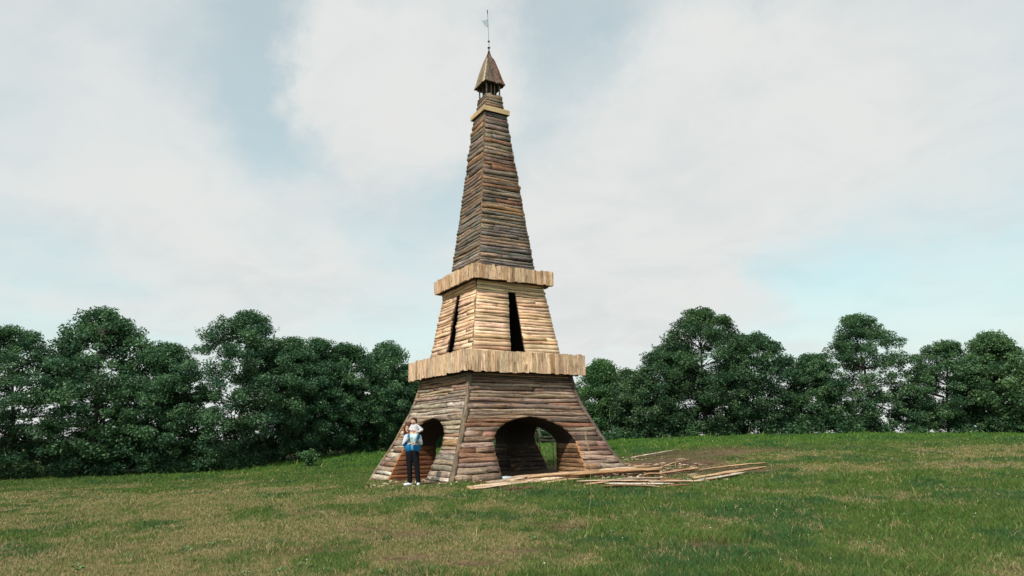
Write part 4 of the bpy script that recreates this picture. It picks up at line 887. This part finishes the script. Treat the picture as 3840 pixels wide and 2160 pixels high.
sh = [('e', hc+V((0, .012, .02)), (.075, .09, .088)), ('e', hc+V((0, -.022, -.035)), (.057, .064, .075)), ('c', hc+V((0, -.082, .01)), .009, hc+V((0, -.102, -.022)), .013), ('e', hc+V((0, -.07, -.088)), (.026, .022, .02)),
      ('e', hc+V((-.076, .01, -.01)), (.012, .02, .03)), ('e', hc+V((.076, .01, -.01)), (.012, .02, .03)), ('c', hc+V((-.028, -.083, .03)), .01, hc+V((.028, -.083, .03)), .01), ('e', hc+V((0, -.084, -.055)), (.024, .01, .012)),
      ('c', V((-.10, .01, 1.24)), .06, hc+V((0, .015, -.07)), .05), ('c', V((-.17, .01, 1.21)), .07, V((.08, .01, 1.21)), .07), ('c', V((-.06, .01, 1.2)), .115, V((-.05, .01, .94)), .10),
      ('c', V((-.125, 0, .86)), .085, V((-.112, -.015, .47)), .055), ('c', V((-.112, -.015, .47)), .055, V((-.10, .0, .07)), .036), ('c', V((.025, 0, .86)), .085, V((.075, -.015, .46)), .055), ('c', V((.075, -.015, .46)), .055, V((.112, .0, .07)), .036),
      ('c', V((-.10, 0, .04)), .03, V((-.20, -.06, .03)), .024), ('c', V((.112, 0, .04)), .03, V((.12, -.13, .03)), .024),
      ('c', V((-.205, .01, 1.215)), .05, V((-.24, -.06, 1.045)), .04), ('c', V((-.24, -.06, 1.045)), .038, V((-.085, -.205, 1.262)), .026), ('c', V((.115, .01, 1.215)), .05, V((.16, -.06, 1.05)), .04), ('c', V((.16, -.06, 1.05)), .038, V((.075, -.215, 1.225)), .026)]
sh += hand((-.078, -.212, 1.272), (.55, -.1, .75), (.6, -.3, -.5), (.5, .75, .1), -1) + hand((.068, -.222, 1.235), (-.4, -.1, .85), (.8, -.2, .4), (-.45, .8, .1), 1)
def facemat(h, s=1.0):
    def fn(c):
        q = (c-h)/s
        if q.y < -.05:
            if abs(abs(q.x)-.030) < .014 and abs(q.z-.012) < .008: return 2
            if abs(q.x) < .024 and abs(q.z+.055) < .009: return 1
        return 0
    return fn
fuse('body', sh, .0065, [M_SKIN, M_LIP, M_EYE], person, 2, facemat(hc))
def jacket_mat(c):
    if c.z < 1.005 and c.y > -.4 and abs(c.x+.045) < .24:
        if c.y < -.06 and abs(c.x+.045) < .008: return 1
        return 0
    if c.x < -.20+.04 and c.z > 1.0:
        t_ = c.z - (1.05 + (c.x+.25)*.9)
        return 2 if abs(t_+.02) < .018 else (0 if t_ < -.02 and c.x > -.27 and c.z < 1.13 else 1)
    if c.x > .10: return 0 if (c.z > 1.14 and c.x < .15) else 1
    if c.z > 1.20 and abs(c.x+.10) < .075: return 0
    if abs(c.z - (1.035+(c.x+.05)*.35)) < .014: return 2
    return 3 if abs(c.x) < .09 else 1
jk = [('c', V((-.175, .01, 1.205)), .085, V((.085, .01, 1.205)), .085), ('c', V((-.115, .0, 1.15)), .125, V((-.11, -.005, .95)), .135), ('c', V((.03, .0, 1.15)), .12, V((.02, -.005, .95)), .135), ('c', V((-.125, -.005, .96)), .135, V((-.12, 0, .905)), .118), ('c', V((.035, -.005, .96)), .13, V((.03, 0, .905)), .115),
      ('c', V((-.10, .012, 1.25)), .068, V((-.12, .012, 1.30)), .058),
      ('c', V((-.205, .01, 1.21)), .07, V((-.245, -.06, 1.04)), .064), ('c', V((-.245, -.06, 1.04)), .064, V((-.10, -.192, 1.245)), .044), ('c', V((.115, .01, 1.21)), .07, V((.162, -.06, 1.045)), .062), ('c', V((.162, -.06, 1.045)), .062, V((.082, -.205, 1.205)), .044)]
fuse('jacket', jk, .007, [M_BLUE, M_WHITE, M_NAVY, M_MINT], person, 4, jacket_mat)
tr_ = [('c', V((-.118, 0, .88)), .108, V((-.115, -.012, .47)), .073), ('c', V((-.115, -.012, .47)), .073, V((-.10, .005, .105)), .061), ('c', V((.02, 0, .88)), .106, V((.075, -.012, .46)), .073), ('c', V((.075, -.012, .46)), .073, V((.112, .005, .105)), .060)]
fuse('trousers', tr_, .010, [M_BLACK], person, 3)
for nm, a, b_, tp in [('shoe', V((-.085, .01, .045)), V((-.19, -.055, .035)), V((-.225, -.075, .03))), ('shoe', V((.112, .02, .045)), V((.118, -.10, .037)), V((.12, -.145, .032)))]:
    fuse(nm, [('c', a, .044, b_, .038), ('c', b_, .038, tp, .026), ('c', a+V((0, 0, .02)), .038, a+V((0, 0, .05)), .034)], .008, [M_SHOE], person, 3)
fuse('sock', [('c', V((.112, .004, .085)), .040, V((.112, .004, .115)), .042)], .008, [M_SOCK], person, 2)
hr = [('e', hc+V((.004, .03, .045)), (.088, .092, .082)), ('e', hc+V((.03, -.045, .075)), (.055, .05, .04)), ('c', hc+V((-.07, .02, .02)), .034, hc+V((-.085, .03, -.15)), .034), ('c', hc+V((-.06, .06, .0)), .05, hc+V((-.06, .075, -.20)), .045), ('c', hc+V((.07, .03, .03)), .034, hc+V((.072, .05, -.12)), .03), ('c', hc+V((0, .08, 0)), .06, hc+V((0, .09, -.2)), .05), ('c', hc+V((-.04, -.05, .085)), .03, hc+V((-.08, -.02, .0)), .022)]
fuse('hair', hr, .009, [M_HAIR], person, 2)
# the child held up at the shoulder
child = empty('person', (PX, PY, gz(PX, PY)+.015)); tag(child, 'small child in white top and pale leggings held up against the shoulder', 'person')
cc = V((-.005, -.125, 1.605))
sh = [('e', cc+V((0, .01, .012)), (.070, .078, .074)), ('e', cc+V((-.004, -.022, -.026)), (.057, .057, .058)), ('e', cc+V((-.006, -.08, -.014)), (.011, .011, .011)), ('e', cc+V((-.062, .01, -.006)), (.008, .014, .019)), ('e', cc+V((.062, .01, -.006)), (.008, .014, .019)),
      ('c', V((.015, -.11, 1.50)), .04, cc+V((0, .01, -.04)), .036), ('c', V((.025, -.115, 1.46)), .07, V((.025, -.135, 1.30)), .075),
      ('c', V((.09, -.11, 1.475)), .032, V((.20, -.115, 1.385)), .025), ('c', V((.20, -.115, 1.385)), .025, V((.125, -.19, 1.335)), .018), ('c', V((-.045, -.12, 1.475)), .032, V((-.085, -.175, 1.40)), .025), ('c', V((-.085, -.175, 1.40)), .025, V((-.03, -.225, 1.375)), .018),
      ('c', V((-.015, -.15, 1.28)), .055, V((-.04, -.275, 1.20)), .04), ('c', V((-.04, -.275, 1.20)), .04, V((-.025, -.255, 1.07)), .028), ('c', V((.06, -.15, 1.28)), .055, V((.045, -.28, 1.19)), .04), ('c', V((.045, -.28, 1.19)), .04, V((.04, -.26, 1.06)), .028), ('c', V((-.025, -.26, 1.05)), .026, V((-.03, -.31, 1.035)), .02), ('c', V((.04, -.265, 1.04)), .026, V((.035, -.315, 1.025)), .02)]
def mini(w, d, side, sp, th):
    out_ = []
    for q in hand((0, 0, 0), d, side, sp, th): out_.append(('c', V(w)+q[1]*.6, q[2]*.62, V(w)+q[3]*.6, q[4]*.62))
    return out_
sh += mini((.118, -.195, 1.33), (-.8, -.4, -.2), (.2, -.1, .9), (-.2, .8, 0), 1) + mini((-.022, -.232, 1.372), (.8, -.3, -.1), (0, .1, .9), (.1, .8, 0), 1)
fuse('body', sh, .0055, [M_SKIN, M_LIP, M_EYE], child, 2, facemat(cc+V((-.004, 0, 0)), .72))
tp = [('c', V((.025, -.115, 1.47)), .082, V((.025, -.135, 1.31)), .092), ('c', V((.015, -.112, 1.5)), .05, V((.01, -.112, 1.53)), .043), ('c', V((.085, -.11, 1.475)), .05, V((.20, -.115, 1.385)), .042), ('c', V((.20, -.115, 1.385)), .042, V((.135, -.182, 1.34)), .030), ('c', V((-.045, -.12, 1.475)), .05, V((-.088, -.175, 1.40)), .04), ('c', V((-.088, -.175, 1.40)), .04, V((-.045, -.218, 1.378)), .029)]
fuse('top', tp, .009, [M_CHILDW], child, 3)
lg = [('c', V((-.015, -.15, 1.285)), .068, V((-.04, -.275, 1.20)), .05), ('c', V((-.04, -.275, 1.20)), .05, V((-.025, -.257, 1.085)), .038), ('c', V((.06, -.15, 1.285)), .068, V((.045, -.28, 1.19)), .05), ('c', V((.045, -.28, 1.19)), .05, V((.04, -.262, 1.075)), .038)]
fuse('leggings', lg, .009, [M_MINT], child, 3)
fuse('hair', [('e', cc+V((.006, .022, .026)), (.079, .086, .074)), ('c', cc+V((-.03, -.05, .06)), .022, cc+V((.045, -.05, .06)), .022), ('c', cc+V((.068, .02, .0)), .02, cc+V((.066, .03, -.035)), .016)], .008, [M_HAIR2], child, 2)
